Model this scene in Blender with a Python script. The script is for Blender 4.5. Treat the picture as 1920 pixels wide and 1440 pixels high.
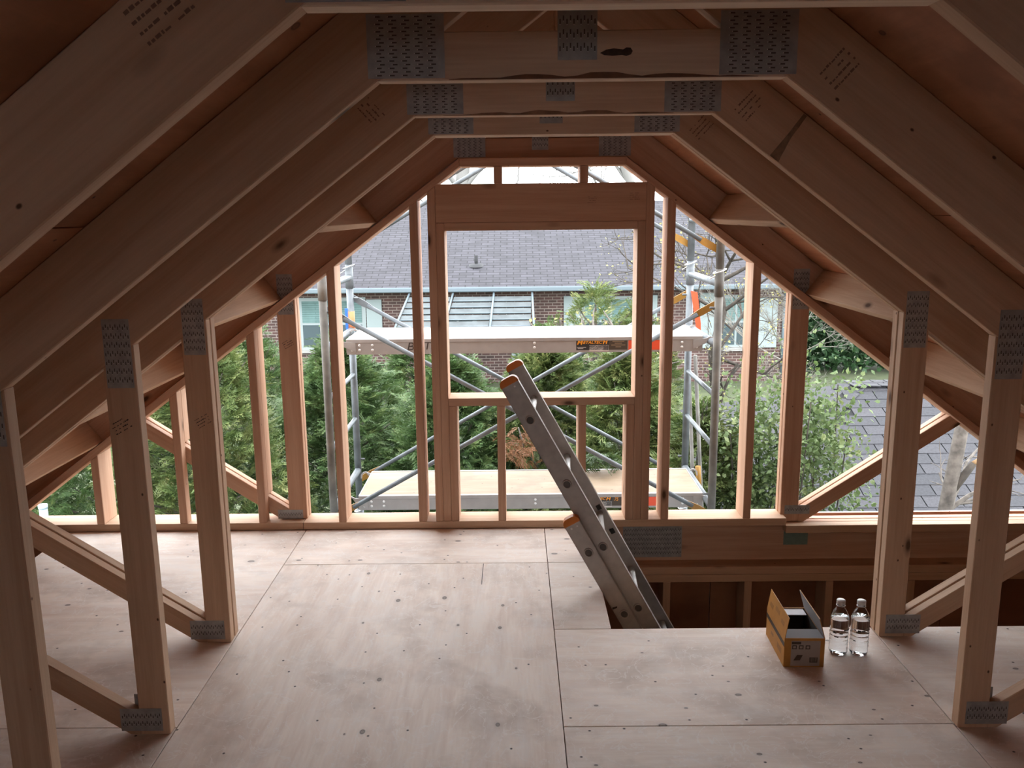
import bpy, bmesh, math, random
import numpy as np
from mathutils import Matrix, Vector

# ------------------------------------------------------------------ camera, sky, exposure
SC = bpy.context.scene
COL = SC.collection
for o in list(bpy.data.objects):
    bpy.data.objects.remove(o)

cam_d = bpy.data.cameras.new('camera')
cam = bpy.data.objects.new('camera', cam_d)
COL.objects.link(cam)
cam_d.sensor_fit = 'HORIZONTAL'
cam_d.sensor_width = 36.0
cam_d.lens = 1619.6 / 1920.0 * 36.0
cam_d.clip_start = 0.02
cam_d.clip_end = 400
_p, _y, _r = math.radians(11.1802), math.radians(-0.2538), math.radians(-0.6222)
F = Vector((math.sin(_y) * math.cos(_p), math.cos(_y) * math.cos(_p), -math.sin(_p)))
R = Vector((math.cos(_y), -math.sin(_y), 0))
U = R.cross(F)
R, U = R * math.cos(_r) + U * math.sin(_r), U * math.cos(_r) - R * math.sin(_r)
cam.matrix_world = Matrix(((R.x, U.x, -F.x, -0.0684), (R.y, U.y, -F.y, 0.0), (R.z, U.z, -F.z, 1.53), (0, 0, 0, 1)))
SC.camera = cam

W = bpy.data.worlds.new('overcast_sky')
SC.world = W
W.use_nodes = True
_bg = W.node_tree.nodes['Background']
_bg.inputs[0].default_value = (0.93, 0.97, 1.0, 1)
_bg.inputs[1].default_value = 5.8

SC.view_settings.view_transform = 'Standard'
SC.view_settings.look = 'None'
SC.view_settings.gamma = 1.0
SC.view_settings.exposure = 0.45
SC.view_settings.use_curve_mapping = False

random.seed(7)
RNG = np.random.default_rng(11)

# ------------------------------------------------------------------ node helpers
class NT:
    def __init__(self, name):
        self.m = bpy.data.materials.new(name)
        self.m.use_nodes = True
        self.t = self.m.node_tree
        self.b = self.t.nodes['Principled BSDF']
        self.out = self.t.nodes['Material Output']
    def n(self, typ, ins=None, **props):
        nd = self.t.nodes.new('ShaderNode' + typ)
        for k, v in props.items():
            setattr(nd, k, v)
        for k, v in (ins or {}).items():
            self.s(nd.inputs[k], v)
        return nd
    def s(self, sock, v):
        if isinstance(v, bpy.types.NodeSocket):
            self.t.links.new(v, sock)
        else:
            sock.default_value = v
    def math(self, op, a, b=0.0, clamp=False):
        nd = self.n('Math', {0: a, 1: b}, operation=op)
        nd.use_clamp = clamp
        return nd.outputs[0]
    def mix(self, f, a, b, blend='MIX'):
        nd = self.n('MixRGB', {0: f, 1: a, 2: b}, blend_type=blend)
        return nd.outputs[0]
    def ramp(self, f, stops):
        nd = self.n('ValToRGB', {0: f})
        e = nd.color_ramp.elements
        while len(e) < len(stops):
            e.new(0.5)
        for i, (p, c) in enumerate(stops):
            e[i].position = p
            e[i].color = c if len(c) == 4 else (*c, 1)
        return nd.outputs[0]
    def coords(self, scale=(1, 1, 1), rnd=True):
        tc = self.n('TexCoord').outputs['Object']
        if rnd:
            oi = self.n('ObjectInfo').outputs['Random']
            off = self.n('CombineXYZ', {0: self.math('MULTIPLY', oi, 37.0), 1: self.math('MULTIPLY', oi, 11.0), 2: self.math('MULTIPLY', oi, 23.0)}).outputs[0]
            tc = self.n('VectorMath', {0: tc, 1: off}, operation='ADD').outputs[0]
        return self.n('VectorMath', {0: tc, 1: scale}, operation='MULTIPLY').outputs[0]
    def set(self, **k):
        for a, v in k.items():
            self.s(self.b.inputs[a.replace('_', ' ')], v)
        return self.m

def rgb(r, g, b):
    f = lambda c: (c / 255 / 12.92) if c <= 10 else ((c / 255 + 0.055) / 1.055) ** 2.4
    return (f(r), f(g), f(b), 1)

def plain(name, col, rough=0.6, metal=0.0, noise=0.0, nscale=8.0):
    k = NT(name)
    c = (*col[:3], 1)
    if noise:
        nz = k.n('TexNoise', {'Vector': k.coords(), 'Scale': nscale, 'Detail': 4.0}).outputs[0]
        lo = tuple(x * (1 - noise) for x in col[:3]) + (1,)
        hi = tuple(min(1, x * (1 + noise)) for x in col[:3]) + (1,)
        c = k.ramp(nz, [(0.3, lo), (0.7, hi)])
    return k.set(Base_Color=c, Roughness=rough, Metallic=metal)

def lumber(name, light, dark, knot=(0.10, 0.045, 0.02), var=0.16, kscale=1.0, red=0.0):
    k = NT(name)
    g1 = k.n('TexNoise', {'Vector': k.coords((1.1, 26, 26)), 'Scale': 1.0, 'Detail': 5.0, 'Distortion': 0.6}).outputs[0]
    g2 = k.n('TexNoise', {'Vector': k.coords((7, 190, 190)), 'Scale': 1.0, 'Detail': 2.0}).outputs[0]
    g3 = k.n('TexNoise', {'Vector': k.coords((1.5, 4, 4)), 'Scale': 1.0, 'Detail': 2.0}).outputs[0]
    f = k.math('ADD', k.math('MULTIPLY', g1, 0.7), k.math('MULTIPLY', g2, 0.3))
    c = k.ramp(f, [(0.34, dark), (0.62, light)])
    c = k.mix(k.math('MULTIPLY', g3, 0.35), c, (light[0] * 0.82, light[1] * 0.66, light[2] * 0.55, 1))
    oi = k.n('ObjectInfo').outputs['Random']
    v = k.math('ADD', k.math('MULTIPLY', oi, var), 1 - var * 0.5)
    c = k.mix(1.0, c, k.n('CombineColor', {0: v, 1: v, 2: v}).outputs[0], 'MULTIPLY')
    vo = k.n('TexVoronoi', {'Vector': k.coords((3.2, 8, 8)), 'Scale': kscale, 'Randomness': 1.0})
    d = vo.outputs['Distance']
    vc = k.n('SeparateColor', {0: vo.outputs['Color']}).outputs[0]
    has = k.math('GREATER_THAN', vc, 0.45)
    kn = k.math('MULTIPLY', k.ramp(d, [(0.05, (1, 1, 1)), (0.10, (0.35,) * 3), (0.16, (0, 0, 0))]), has)
    vo2 = k.n('TexVoronoi', {'Vector': k.coords((13, 19, 19)), 'Scale': 1.0})
    has2 = k.math('GREATER_THAN', k.n('SeparateColor', {0: vo2.outputs['Color']}).outputs[1], 0.72)
    kn2 = k.math('MULTIPLY', k.ramp(vo2.outputs['Distance'], [(0.04, (1, 1, 1)), (0.075, (0, 0, 0))]), has2)
    c = k.mix(k.math('MAXIMUM', kn, kn2), c, (*knot, 1))
    bp = k.n('Bump', {'Strength': 0.12, 'Distance': 0.002, 'Height': f}).outputs[0]
    return k.set(Base_Color=c, Roughness=0.72, Normal=bp)

def plywood(name, light, dark, knot, scuff=0.0, grain_y=False, kn_amt=0.55):
    k = NT(name)
    sw = (lambda a, b: (b, a, 1)) if grain_y else (lambda a, b: (a, b, 1))
    warp = k.n('TexNoise', {'Vector': k.coords(sw(0.9, 3.0)), 'Scale': 1.0, 'Detail': 3.0, 'Distortion': 1.2}).outputs[0]
    rings = k.n('TexNoise', {'Vector': k.coords(sw(1.8, 10.0)), 'Scale': 1.0, 'Detail': 6.0, 'Distortion': 1.5}).outputs[0]
    fine = k.n('TexNoise', {'Vector': k.coords(sw(9.0, 110.0)), 'Scale': 1.0, 'Detail': 3.0}).outputs[0]
    f = k.math('ADD', k.math('ADD', k.math('MULTIPLY', rings, 0.45), k.math('MULTIPLY', fine, 0.17)), k.math('MULTIPLY', warp, 0.38))
    c = k.ramp(f, [(0.40, dark), (0.585, light)])
    blot = k.n('TexNoise', {'Vector': k.coords((1, 1, 1)), 'Scale': 3.2, 'Detail': 5.0, 'Roughness': 0.6}).outputs[0]
    c = k.mix(k.ramp(blot, [(0.50, (0, 0, 0)), (0.66, (0.75,) * 3)]), c, tuple(x * 0.74 for x in dark[:3]) + (1,))
    if scuff:
        s1 = k.n('TexNoise', {'Vector': k.coords((1, 1, 1)), 'Scale': 6.5, 'Detail': 8.0, 'Distortion': 2.5}).outputs[0]
        edge = k.math('ABSOLUTE', k.math('SUBTRACT', s1, 0.5))
        line = k.ramp(edge, [(0.0, (1, 1, 1)), (0.016, (0, 0, 0))])
        c = k.mix(k.math('MULTIPLY', line, scuff), c, (0.86, 0.80, 0.76, 1))
        s2 = k.n('TexNoise', {'Vector': k.coords(sw(2, 5)), 'Scale': 2.4, 'Detail': 7.0, 'Roughness': 0.7}).outputs[0]
        c = k.mix(k.ramp(s2, [(0.46, (0, 0, 0)), (0.75, (scuff,) * 3)]), c, (0.80, 0.75, 0.72, 1))
    vo = k.n('TexVoronoi', {'Vector': k.coords(sw(3.4, 5.2)), 'Scale': 1.0, 'Randomness': 1.0}, voronoi_dimensions='2D')
    sep = k.n('SeparateColor', {0: vo.outputs['Color']})
    has = k.math('GREATER_THAN', sep.outputs[0], 1 - kn_amt)
    rad = k.math('ADD', k.math('MULTIPLY', k.math('POWER', sep.outputs[1], 2.0), 0.75), 0.32)
    d = k.math('DIVIDE', vo.outputs['Distance'], rad)
    kn = k.math('MULTIPLY', k.ramp(d, [(0.030, (0.75,) * 3), (0.040, (1, 1, 1)), (0.050, (0.5,) * 3), (0.062, (0.10,) * 3), (0.13, (0, 0, 0))]), has)
    c = k.mix(kn, c, (*knot, 1))
    vo2 = k.n('TexVoronoi', {'Vector': k.coords((6.5, 7.5, 1)), 'Scale': 1.0}, voronoi_dimensions='2D')
    has2 = k.math('GREATER_THAN', k.n('SeparateColor', {0: vo2.outputs['Color']}).outputs[2], 0.55)
    kn2 = k.math('MULTIPLY', k.ramp(vo2.outputs['Distance'], [(0.018, (1, 1, 1)), (0.036, (0, 0, 0))]), has2)
    c = k.mix(kn2, c, tuple(x * 0.6 for x in knot) + (1,))
    oi = k.n('ObjectInfo').outputs['Random']
    v = k.math('ADD', k.math('MULTIPLY', oi, 0.14), 0.93)
    c = k.mix(1.0, c, k.n('CombineColor', {0: v, 1: v, 2: v}).outputs[0], 'MULTIPLY')
    bp = k.n('Bump', {'Strength': 0.10, 'Distance': 0.002, 'Height': f}).outputs[0]
    return k.set(Base_Color=c, Roughness=0.62, Normal=bp)

M = {}
M['spf'] = lumber('spruce_lumber', (0.65, 0.455, 0.315, 1), (0.51, 0.33, 0.213, 1))
M['spf_red'] = lumber('reddish_lumber', (0.63, 0.41, 0.285, 1), (0.49, 0.285, 0.185, 1))
M['spf_pale_lit'] = lumber('pale_lit_spruce', (0.84, 0.68, 0.53, 1), (0.66, 0.47, 0.33, 1))  # paler collar boards, light from behind partly put into their colour
M['ply_floor'] = plywood('floor_plywood', (0.86, 0.745, 0.66, 1), (0.71, 0.57, 0.485, 1), (0.085, 0.055, 0.042), scuff=0.62)
M['ply_roof'] = plywood('roof_plywood', (0.52, 0.235, 0.125, 1), (0.38, 0.155, 0.078, 1), (0.10, 0.035, 0.02), kn_amt=0.35)
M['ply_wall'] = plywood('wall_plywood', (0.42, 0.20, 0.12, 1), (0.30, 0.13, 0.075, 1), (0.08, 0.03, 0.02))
M['ply_plank'] = plywood('plank_plywood', (0.30, 0.215, 0.135, 1), (0.235, 0.150, 0.083, 1), (0.12, 0.07, 0.04), kn_amt=0.1)
M['galv'] = plain('galvanised_plate', (0.36, 0.365, 0.37), 0.45, 0.4, 0.18, 40)
M['slot'] = plain('punched_slot', (0.085, 0.075, 0.07), 0.8)
M['lip'] = plain('tooth_lip', (0.80, 0.80, 0.79), 0.3, 0.6)
M['ink'] = plain('stamp_ink', (0.045, 0.030, 0.026), 0.9)
M['stamp'] = plain('faded_stamp', (0.24, 0.135, 0.095), 0.9)
M['stamp_d'] = plain('black_stamp', (0.05, 0.035, 0.03), 0.9)
M['steel'] = plain('scaffold_steel', (0.125, 0.138, 0.150), 0.45, 0.25, 0.25, 14)
M['rusty'] = plain('weathered_steel', (0.125, 0.117, 0.105), 0.7, 0.1, 0.45, 9)
M['yellow'] = plain('yellow_brace_end', (0.27, 0.13, 0.015), 0.55, 0, 0.2, 20)
M['alu'] = plain('plank_aluminium', (0.34, 0.315, 0.30), 0.5, 0.2, 0.06, 20)
M['alu_l'] = plain('ladder_aluminium', (0.42, 0.39, 0.365), 0.42, 0.5, 0.10, 30)
M['rung'] = plain('rung_aluminium', (0.72, 0.71, 0.70), 0.35, 0.5)
M['hollow'] = plain('rung_hollow', (0.10, 0.088, 0.08), 0.5, 0.3)
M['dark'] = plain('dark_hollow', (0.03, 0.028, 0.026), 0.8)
M['orange'] = plain('orange_plastic', (0.62, 0.18, 0.015), 0.45)
M['red'] = plain('red_plastic', (0.75, 0.085, 0.03), 0.45)
M['blue'] = plain('blue_plastic', (0.02, 0.12, 0.55), 0.45)
M['label_black'] = plain('label_black', (0.018, 0.016, 0.015), 0.5)
M['label_brown'] = plain('label_brown', (0.055, 0.035, 0.02), 0.5)
M['label_orange'] = plain('label_orange_ink', (0.80, 0.30, 0.015), 0.5)
M['label_grey'] = plain('label_grey', (0.55, 0.50, 0.47), 0.6)
M['white'] = plain('white_paint', (0.82, 0.86, 0.88), 0.5)
M['box'] = plain('yellow_card', (0.50, 0.225, 0.04), 0.65, 0, 0.12, 14)
M['box_in'] = plain('grey_card', (0.30, 0.30, 0.315), 0.75)
M['box_lab'] = plain('box_label', (0.36, 0.30, 0.26), 0.6)
M['box_dark'] = plain('box_dark_print', (0.06, 0.035, 0.02), 0.6)
M['cap'] = plain('bottle_cap', (0.72, 0.74, 0.77), 0.4)
k = NT('bottle_plastic')
M['pet'] = k.set(Base_Color=(0.96, 0.98, 1, 1), Roughness=0.03, Transmission_Weight=1.0, IOR=1.25)
k = NT('water')
M['water'] = k.set(Base_Color=(0.97, 0.99, 1, 1), Roughness=0.0, Transmission_Weight=1.0, IOR=1.33)
M['bark'] = plain('grey_bark', (0.11, 0.093, 0.08), 0.9, 0, 0.4, 25)
M['bark_d'] = plain('dark_bark', (0.05, 0.04, 0.032), 0.9, 0, 0.4, 25)
M['twig'] = plain('pale_twig', (0.17, 0.155, 0.135), 0.9)
M['bark_far'] = plain('far_bark', (0.17, 0.165, 0.155), 0.9)

def leafmat(name, stops, sc=5.5, trans=0.25):
    k = NT(name)
    nz = k.n('TexNoise', {'Vector': k.coords(rnd=False), 'Scale': sc, 'Detail': 6.0, 'Roughness': 0.75}).outputs[0]
    c = k.ramp(nz, stops)
    k.set(Base_Color=c, Roughness=0.6)
    tr = k.n('BsdfTranslucent', {0: c}).outputs[0]
    mx = k.n('MixShader', {0: trans, 1: k.b.outputs[0], 2: tr}).outputs[0]
    k.t.links.new(mx, k.out.inputs[0])
    return k.m
M['cedar'] = leafmat('cedar_foliage', [(0.30, (0.035, 0.068, 0.020)), (0.46, (0.085, 0.125, 0.034)), (0.58, (0.150, 0.175, 0.055)), (0.70, (0.27, 0.255, 0.105))])
M['cedar_d'] = leafmat('deep_cedar_foliage', [(0.32, (0.030, 0.068, 0.022)), (0.52, (0.070, 0.122, 0.036)), (0.68, (0.150, 0.185, 0.062))])
M['hedge'] = leafmat('hedge_foliage', [(0.35, (0.014, 0.040, 0.016)), (0.6, (0.035, 0.085, 0.028)), (0.75, (0.065, 0.12, 0.042))], 1.2)
M['shrub'] = leafmat('shrub_foliage', [(0.3, (0.035, 0.065, 0.02)), (0.5, (0.095, 0.14, 0.045)), (0.68, (0.22, 0.24, 0.10))], 3.0, 0.3)
M['bud'] = leafmat('yellow_buds', [(0.3, (0.22, 0.20, 0.06)), (0.7, (0.42, 0.38, 0.14))], 3.0, 0.3)
M['brown_leaf'] = leafmat('brown_foliage', [(0.3, (0.12, 0.05, 0.02)), (0.7, (0.25, 0.11, 0.05))], 3.0, 0.2)
k = NT('lawn')
_nz = k.n('TexNoise', {'Vector': k.coords(rnd=False), 'Scale': 1.3, 'Detail': 8.0, 'Roughness': 0.75}).outputs[0]
M['lawn'] = k.set(Base_Color=k.ramp(_nz, [(0.35, (0.035, 0.048, 0.02)), (0.65, (0.075, 0.088, 0.040))]), Roughness=0.95)

def bricky(name, c1, c2, mortar, bw, rh, ms, swap=True, bias=0.0, bump=0.3, rough=0.85):
    k = NT(name)
    tc = k.n('TexCoord').outputs['Object']
    sp = k.n('SeparateXYZ', {0: tc})
    v = k.n('CombineXYZ', {0: sp.outputs[0], 1: sp.outputs[2] if swap else sp.outputs[1]}).outputs[0]
    br = k.n('TexBrick', {'Vector': v, 'Color1': c1, 'Color2': c2, 'Mortar': mortar, 'Scale': 1.0, 'Mortar Size': ms, 'Mortar Smooth': 0.1, 'Bias': bias, 'Brick Width': bw, 'Row Height': rh})
    nz = k.n('TexNoise', {'Vector': tc, 'Scale': 3.0, 'Detail': 6.0}).outputs[0]
    c = k.mix(1.0, br.outputs[0], k.ramp(nz, [(0.3, (0.78,) * 3), (0.7, (1.15,) * 3)]), 'MULTIPLY')
    bp = k.n('Bump', {'Strength': bump, 'Distance': 0.01, 'Height': k.math('SUBTRACT', 1.0, br.outputs['Fac'])}).outputs[0]
    return k.set(Base_Color=c, Roughness=rough, Normal=bp)
M['brick'] = bricky('red_brick', (0.086, 0.040, 0.034, 1), (0.048, 0.028, 0.025, 1), (0.19, 0.155, 0.14, 1), 0.225, 0.078, 0.010)
M['far_shingle'] = bricky('mauve_shingle', (0.044, 0.041, 0.051, 1), (0.029, 0.027, 0.034, 1), (0.009, 0.0085, 0.011, 1), 0.36, 0.140, 0.014, swap=False)
k = NT('garage_shingle')
_nz = k.n('TexNoise', {'Vector': k.coords(), 'Scale': 60.0, 'Detail': 3.0}).outputs[0]
_oi = k.n('ObjectInfo').outputs['Random']
_c = k.mix(_oi, (0.026, 0.026, 0.031, 1), (0.042, 0.040, 0.046, 1))
M['shingle'] = k.set(Base_Color=k.mix(1.0, _c, k.ramp(_nz, [(0.3, (0.75,) * 3), (0.7, (1.2,) * 3)]), 'MULTIPLY'), Roughness=0.9)
M['shingle_gap'] = plain('shingle_underlay', (0.006, 0.006, 0.007), 0.95)
M['gutter'] = plain('white_gutter', (0.105, 0.135, 0.155), 0.5)
M['frame_white'] = plain('window_white', (0.23, 0.265, 0.27), 0.5)
M['shutter'] = plain('shutter_white', (0.23, 0.275, 0.28), 0.6)
M['blind'] = bricky('aqua_blind', (0.105, 0.175, 0.17, 1), (0.105, 0.175, 0.17, 1), (0.065, 0.115, 0.115, 1), 40.0, 0.06, 0.008, bump=0.1)
M['pane'] = plain('dark_pane', (0.055, 0.075, 0.085), 0.12)
M['panel'] = plain('grey_awning_panel', (0.048, 0.058, 0.062), 0.7, 0, 0.35, 3)
M['concrete'] = plain('grey_concrete', (0.26, 0.255, 0.245), 0.9, 0, 0.15, 4)

# ------------------------------------------------------------------ object helpers
WM = {}
def link(name, mesh, mat, parent=None, mw=None):
    o = bpy.data.objects.new(name, mesh)
    COL.objects.link(o)
    if mat is not None and mesh is not None and not mesh.materials:
        mesh.materials.append(M[mat] if isinstance(mat, str) else mat)
    mw = mw or Matrix()
    if parent is not None:
        o.parent = parent
        o.matrix_local = WM[parent.name].inverted() @ mw
    else:
        o.matrix_world = mw
    WM[o.name] = mw
    return o

def thing(name, loc, label=None, cat=None, group=None, kind=None):
    o = link(name, None, None, None, Matrix.Translation(loc))
    o.empty_display_size = 0.1
    return tag(o, label, cat, group, kind)

def tag(o, label=None, cat=None, group=None, kind=None):
    for k_, v in (('label', label), ('category', cat), ('group', group), ('kind', kind)):
        if v:
            o[k_] = v
    return o

def bm_mesh(name, bm):
    me = bpy.data.meshes.new(name)
    bm.to_mesh(me)
    bm.free()
    return me

def np_mesh(name, verts, faces):
    """verts (n,3) float, faces (m,k) int"""
    me = bpy.data.meshes.new(name)
    verts = np.asarray(verts, dtype=np.float32)
    faces = np.asarray(faces, dtype=np.int32)
    m, kk = faces.shape
    me.vertices.add(len(verts))
    me.vertices.foreach_set('co', verts.ravel())
    me.loops.add(m * kk)
    me.loops.foreach_set('vertex_index', faces.ravel())
    me.polygons.add(m)
    me.polygons.foreach_set('loop_start', np.arange(0, m * kk, kk, dtype=np.int32))
    me.update(calc_edges=True)
    me.validate()
    return me

def prism(name, pts, y0, y1, mat, parent=None, ang=None, bev=0.0022):
    """polygon pts in the world xz plane, thickness y0..y1, grain along angle ang"""
    if ang is None:
        best = max(((Vector(pts[i]) - Vector(pts[i - 1])) for i in range(len(pts))), key=lambda d: d.length)
        ang = math.atan2(best.y, best.x)
    cx = sum(p[0] for p in pts) / len(pts)
    cz = sum(p[1] for p in pts) / len(pts)
    cy = (y0 + y1) / 2
    c, s = math.cos(ang), math.sin(ang)
    loc = [((p[0] - cx) * c + (p[1] - cz) * s, -(p[0] - cx) * s + (p[1] - cz) * c) for p in pts]
    a = sum(loc[i - 1][0] * loc[i][1] - loc[i][0] * loc[i - 1][1] for i in range(len(loc)))
    if a < 0:
        loc = loc[::-1]
    h = (y1 - y0) / 2
    bm = bmesh.new()
    A = [bm.verts.new((p[0], -h, p[1])) for p in loc]
    B = [bm.verts.new((p[0], h, p[1])) for p in loc]
    n = len(loc)
    bm.faces.new(A)
    bm.faces.new(B[::-1])
    for i in range(n):
        j = (i + 1) % n
        bm.faces.new((A[j], A[i], B[i], B[j]))
    if bev:
        bmesh.ops.bevel(bm, geom=bm.edges[:], offset=bev, segments=1, affect='EDGES')
    bmesh.ops.recalc_face_normals(bm, faces=bm.faces)
    mw = Matrix(((c, 0, -s, cx), (0, 1, 0, cy), (s, 0, c, cz), (0, 0, 0, 1)))
    return link(name, bm_mesh(name, bm), mat, parent, mw)

BOXC = {}
def box(name, lo, hi, mat, parent=None, grain='x', bev=0.0015, rot=None):
    """axis aligned box; grain axis becomes local x; rot optional extra matrix about the centre"""
    d = [hi[i] - lo[i] for i in range(3)]
    c = Vector([(hi[i] + lo[i]) / 2 for i in range(3)])
    if grain == 'x':
        dims, rm = d, Matrix()
    elif grain == 'y':
        dims, rm = [d[1], d[0], d[2]], Matrix.Rotation(math.pi / 2, 4, 'Z')
    else:
        dims, rm = [d[2], d[1], d[0]], Matrix.Rotation(-math.pi / 2, 4, 'Y')
    key = (tuple(round(x, 5) for x in dims), bev, str(mat))
    me = BOXC.get(key)
    if me is None:
        bm = bmesh.new()
        bmesh.ops.create_cube(bm, size=1.0)
        bmesh.ops.scale(bm, vec=dims, verts=bm.verts)
        if bev:
            bmesh.ops.bevel(bm, geom=bm.edges[:], offset=min(bev, min(dims) * 0.3), segments=1, affect='EDGES')
        me = bm_mesh(name, bm)
        BOXC[key] = me
    return link(name, me, mat, parent, Matrix.Translation(c) @ (rot or Matrix()) @ rm)

def tube_geo(path, rad, seg=10, cap=True):
    """polyline tube -> verts, quads"""
    P = [Vector(p) for p in path]
    rr = rad if isinstance(rad, (list, tuple)) else [rad] * len(P)
    vs, fs = [], []
    up = None
    for i, p in enumerate(P):
        t = (P[min(i + 1, len(P) - 1)] - P[max(i - 1, 0)]).normalized()
        if up is None:
            up = t.orthogonal().normalized()
        up = (up - t * up.dot(t)).normalized()
        w = t.cross(up)
        for j in range(seg):
            a = 2 * math.pi * j / seg
            vs.append(p + (up * math.cos(a) + w * math.sin(a)) * rr[i])
    for i in range(len(P) - 1):
        for j in range(seg):
            k2 = (j + 1) % seg
            fs.append((i * seg + j, i * seg + k2, (i + 1) * seg + k2, (i + 1) * seg + j))
    if cap:
        for i, inv in ((0, True), (len(P) - 1, False)):
            ci = len(vs)
            vs.append(P[i])
            for j in range(0, seg):
                a, b = i * seg + j, i * seg + (j + 1) % seg
                fs.append((ci, b, a, a) if inv else (ci, a, b, b))
    return vs, fs

def tube(name, path, rad, mat, parent=None, seg=12, smooth=True):
    vs, fs = tube_geo(path, rad, seg)
    c = sum((Vector(p) for p in path), Vector()) / len(path)
    me = bpy.data.meshes.new(name)
    ff = [tuple(dict.fromkeys(f)) for f in fs]
    me.from_pydata([tuple(v - c) for v in vs], [], ff)
    if smooth:
        me.polygons.foreach_set('use_smooth', [True] * len(me.polygons))
    return link(name, me, mat, parent, Matrix.Translation(c))

def multi_tube(name, list_of, mat, parent=None, seg=6, origin=(0, 0, 0)):
    V, Q, off = [], [], 0
    org = np.array(origin)
    for path, rad in list_of:
        vs, fs = tube_geo(path, rad, seg, cap=False)
        V += [np.array(v) - org for v in vs]
        Q += [tuple(i + off for i in f) for f in fs]
        off += len(vs)
    me = np_mesh(name, np.array(V), np.array(Q))
    me.polygons.foreach_set('use_smooth', [True] * len(me.polygons))
    return link(name, me, mat, parent, Matrix.Translation(origin))

def lathe(name, prof, mat, parent, loc, seg=28):
    bm = bmesh.new()
    rings = []
    for r, z in prof:
        if r < 1e-5:
            rings.append([bm.verts.new((0, 0, z))])
        else:
            rings.append([bm.verts.new((r * math.cos(2 * math.pi * j / seg), r * math.sin(2 * math.pi * j / seg), z)) for j in range(seg)])
    for a, b in zip(rings[:-1], rings[1:]):
        for j in range(seg):
            k2 = (j + 1) % seg
            va = [a[0]] if len(a) == 1 else [a[j], a[k2]]
            vb = [b[0]] if len(b) == 1 else [b[k2], b[j]]
            if len(va) + len(vb) >= 3:
                bm.faces.new(va + vb)
    bmesh.ops.recalc_face_normals(bm, faces=bm.faces)
    for f in bm.faces:
        f.smooth = True
    return link(name, bm_mesh(name, bm), mat, parent, Matrix.Translation(loc))

TXC = {}
def text(name, body, size, mat, parent, mw, shear=0.0, squash=1.0, bold=0.0):
    """flat lettering lying in the xz plane of mw, facing -y"""
    cu = bpy.data.curves.new('tmp_text', 'FONT')
    cu.body = body
    cu.size = size
    cu.shear = shear
    cu.offset = bold
    cu.extrude = 0.0003
    to = bpy.data.objects.new('tmp_text', cu)
    COL.objects.link(to)
    dg = bpy.context.evaluated_depsgraph_get()
    me = bpy.data.meshes.new_from_object(to.evaluated_get(dg))
    bpy.data.objects.remove(to)
    bpy.data.curves.remove(cu)
    me.materials.clear()
    me.name = name
    me.transform(Matrix.Diagonal((squash, 1, 1, 1)))
    return link(name, me, mat, parent, mw @ Matrix.Rotation(math.pi / 2, 4, 'X'))

# ------------------------------------------------------------------ main dimensions (metres, attic floor top z = 0)
XC = 0.0640            # centre line of the roof
HC = 0.3925            # half length of the collar underside
HP = 1.1830            # centre line to inner face of the knee wall posts
ZC = 1.780             # underside of collars
SL = 0.75              # roof pitch 9/12
TR = 0.175             # vertical depth of the 2x6 rafters
YW0, YW1 = 4.06, 4.20  # gable wall
def zl(u):             # underside of rafter at distance u from the centre line
    return ZC - SL * (u - HC)
ANG = math.atan(SL)

# ------------------------------------------------------------------ floor
floor = thing('floor', (0, 0, 0), 'pale knotty plywood subfloor of the attic', None, None, 'structure')
G = 0.0015
def sheet(x0, x1, y0, y1, grain='x', mat='ply_floor'):
    return box('floor_sheet', (x0 + G, y0 + G, -0.018), (x1 - G, y1 - G, 0.0), mat, floor, grain, 0.001)
LX, RX = -1.1135, 1.2475
for y0, y1 in ((2.384, 4.06), (1.164, 2.384), (-0.056, 1.164), (-1.6, -0.056), (-3.0, -1.6)):
    sheet(-2.29, LX, y0, y1)
for y0, y1 in ((3.627, 4.06), (1.187, 3.627), (-1.253, 1.187), (-3.0, -1.253)):
    sheet(LX, 0.066, y0, y1, 'y' if y1 - y0 > 1.5 else 'x')
sheet(0.066, 0.281, 2.996, 3.627); sheet(0.066, 0.281, 3.627, 4.06)
for y0, y1 in ((2.370, 2.996), (1.150, 2.370), (-0.07, 1.150), (-1.29, -0.07), (-3.0, -1.29)):
    sheet(0.066, RX, y0, y1)
for y0, y1 in ((1.770, 2.992), (0.55, 1.770), (-0.67, 0.55), (-3.0, -0.67)):
    sheet(RX, 2.42, y0, y1)
box('trimmer_joist', (0.243, 2.995, -0.20), (0.281, 4.10, -0.0185), 'spf', floor, 'y')
# pencil line and split in the centre sheet
box('crack', (-0.222, 3.40, -0.0004), (-0.219, 3.62, 0.0003), 'ink', floor, 'y', 0)

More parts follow.
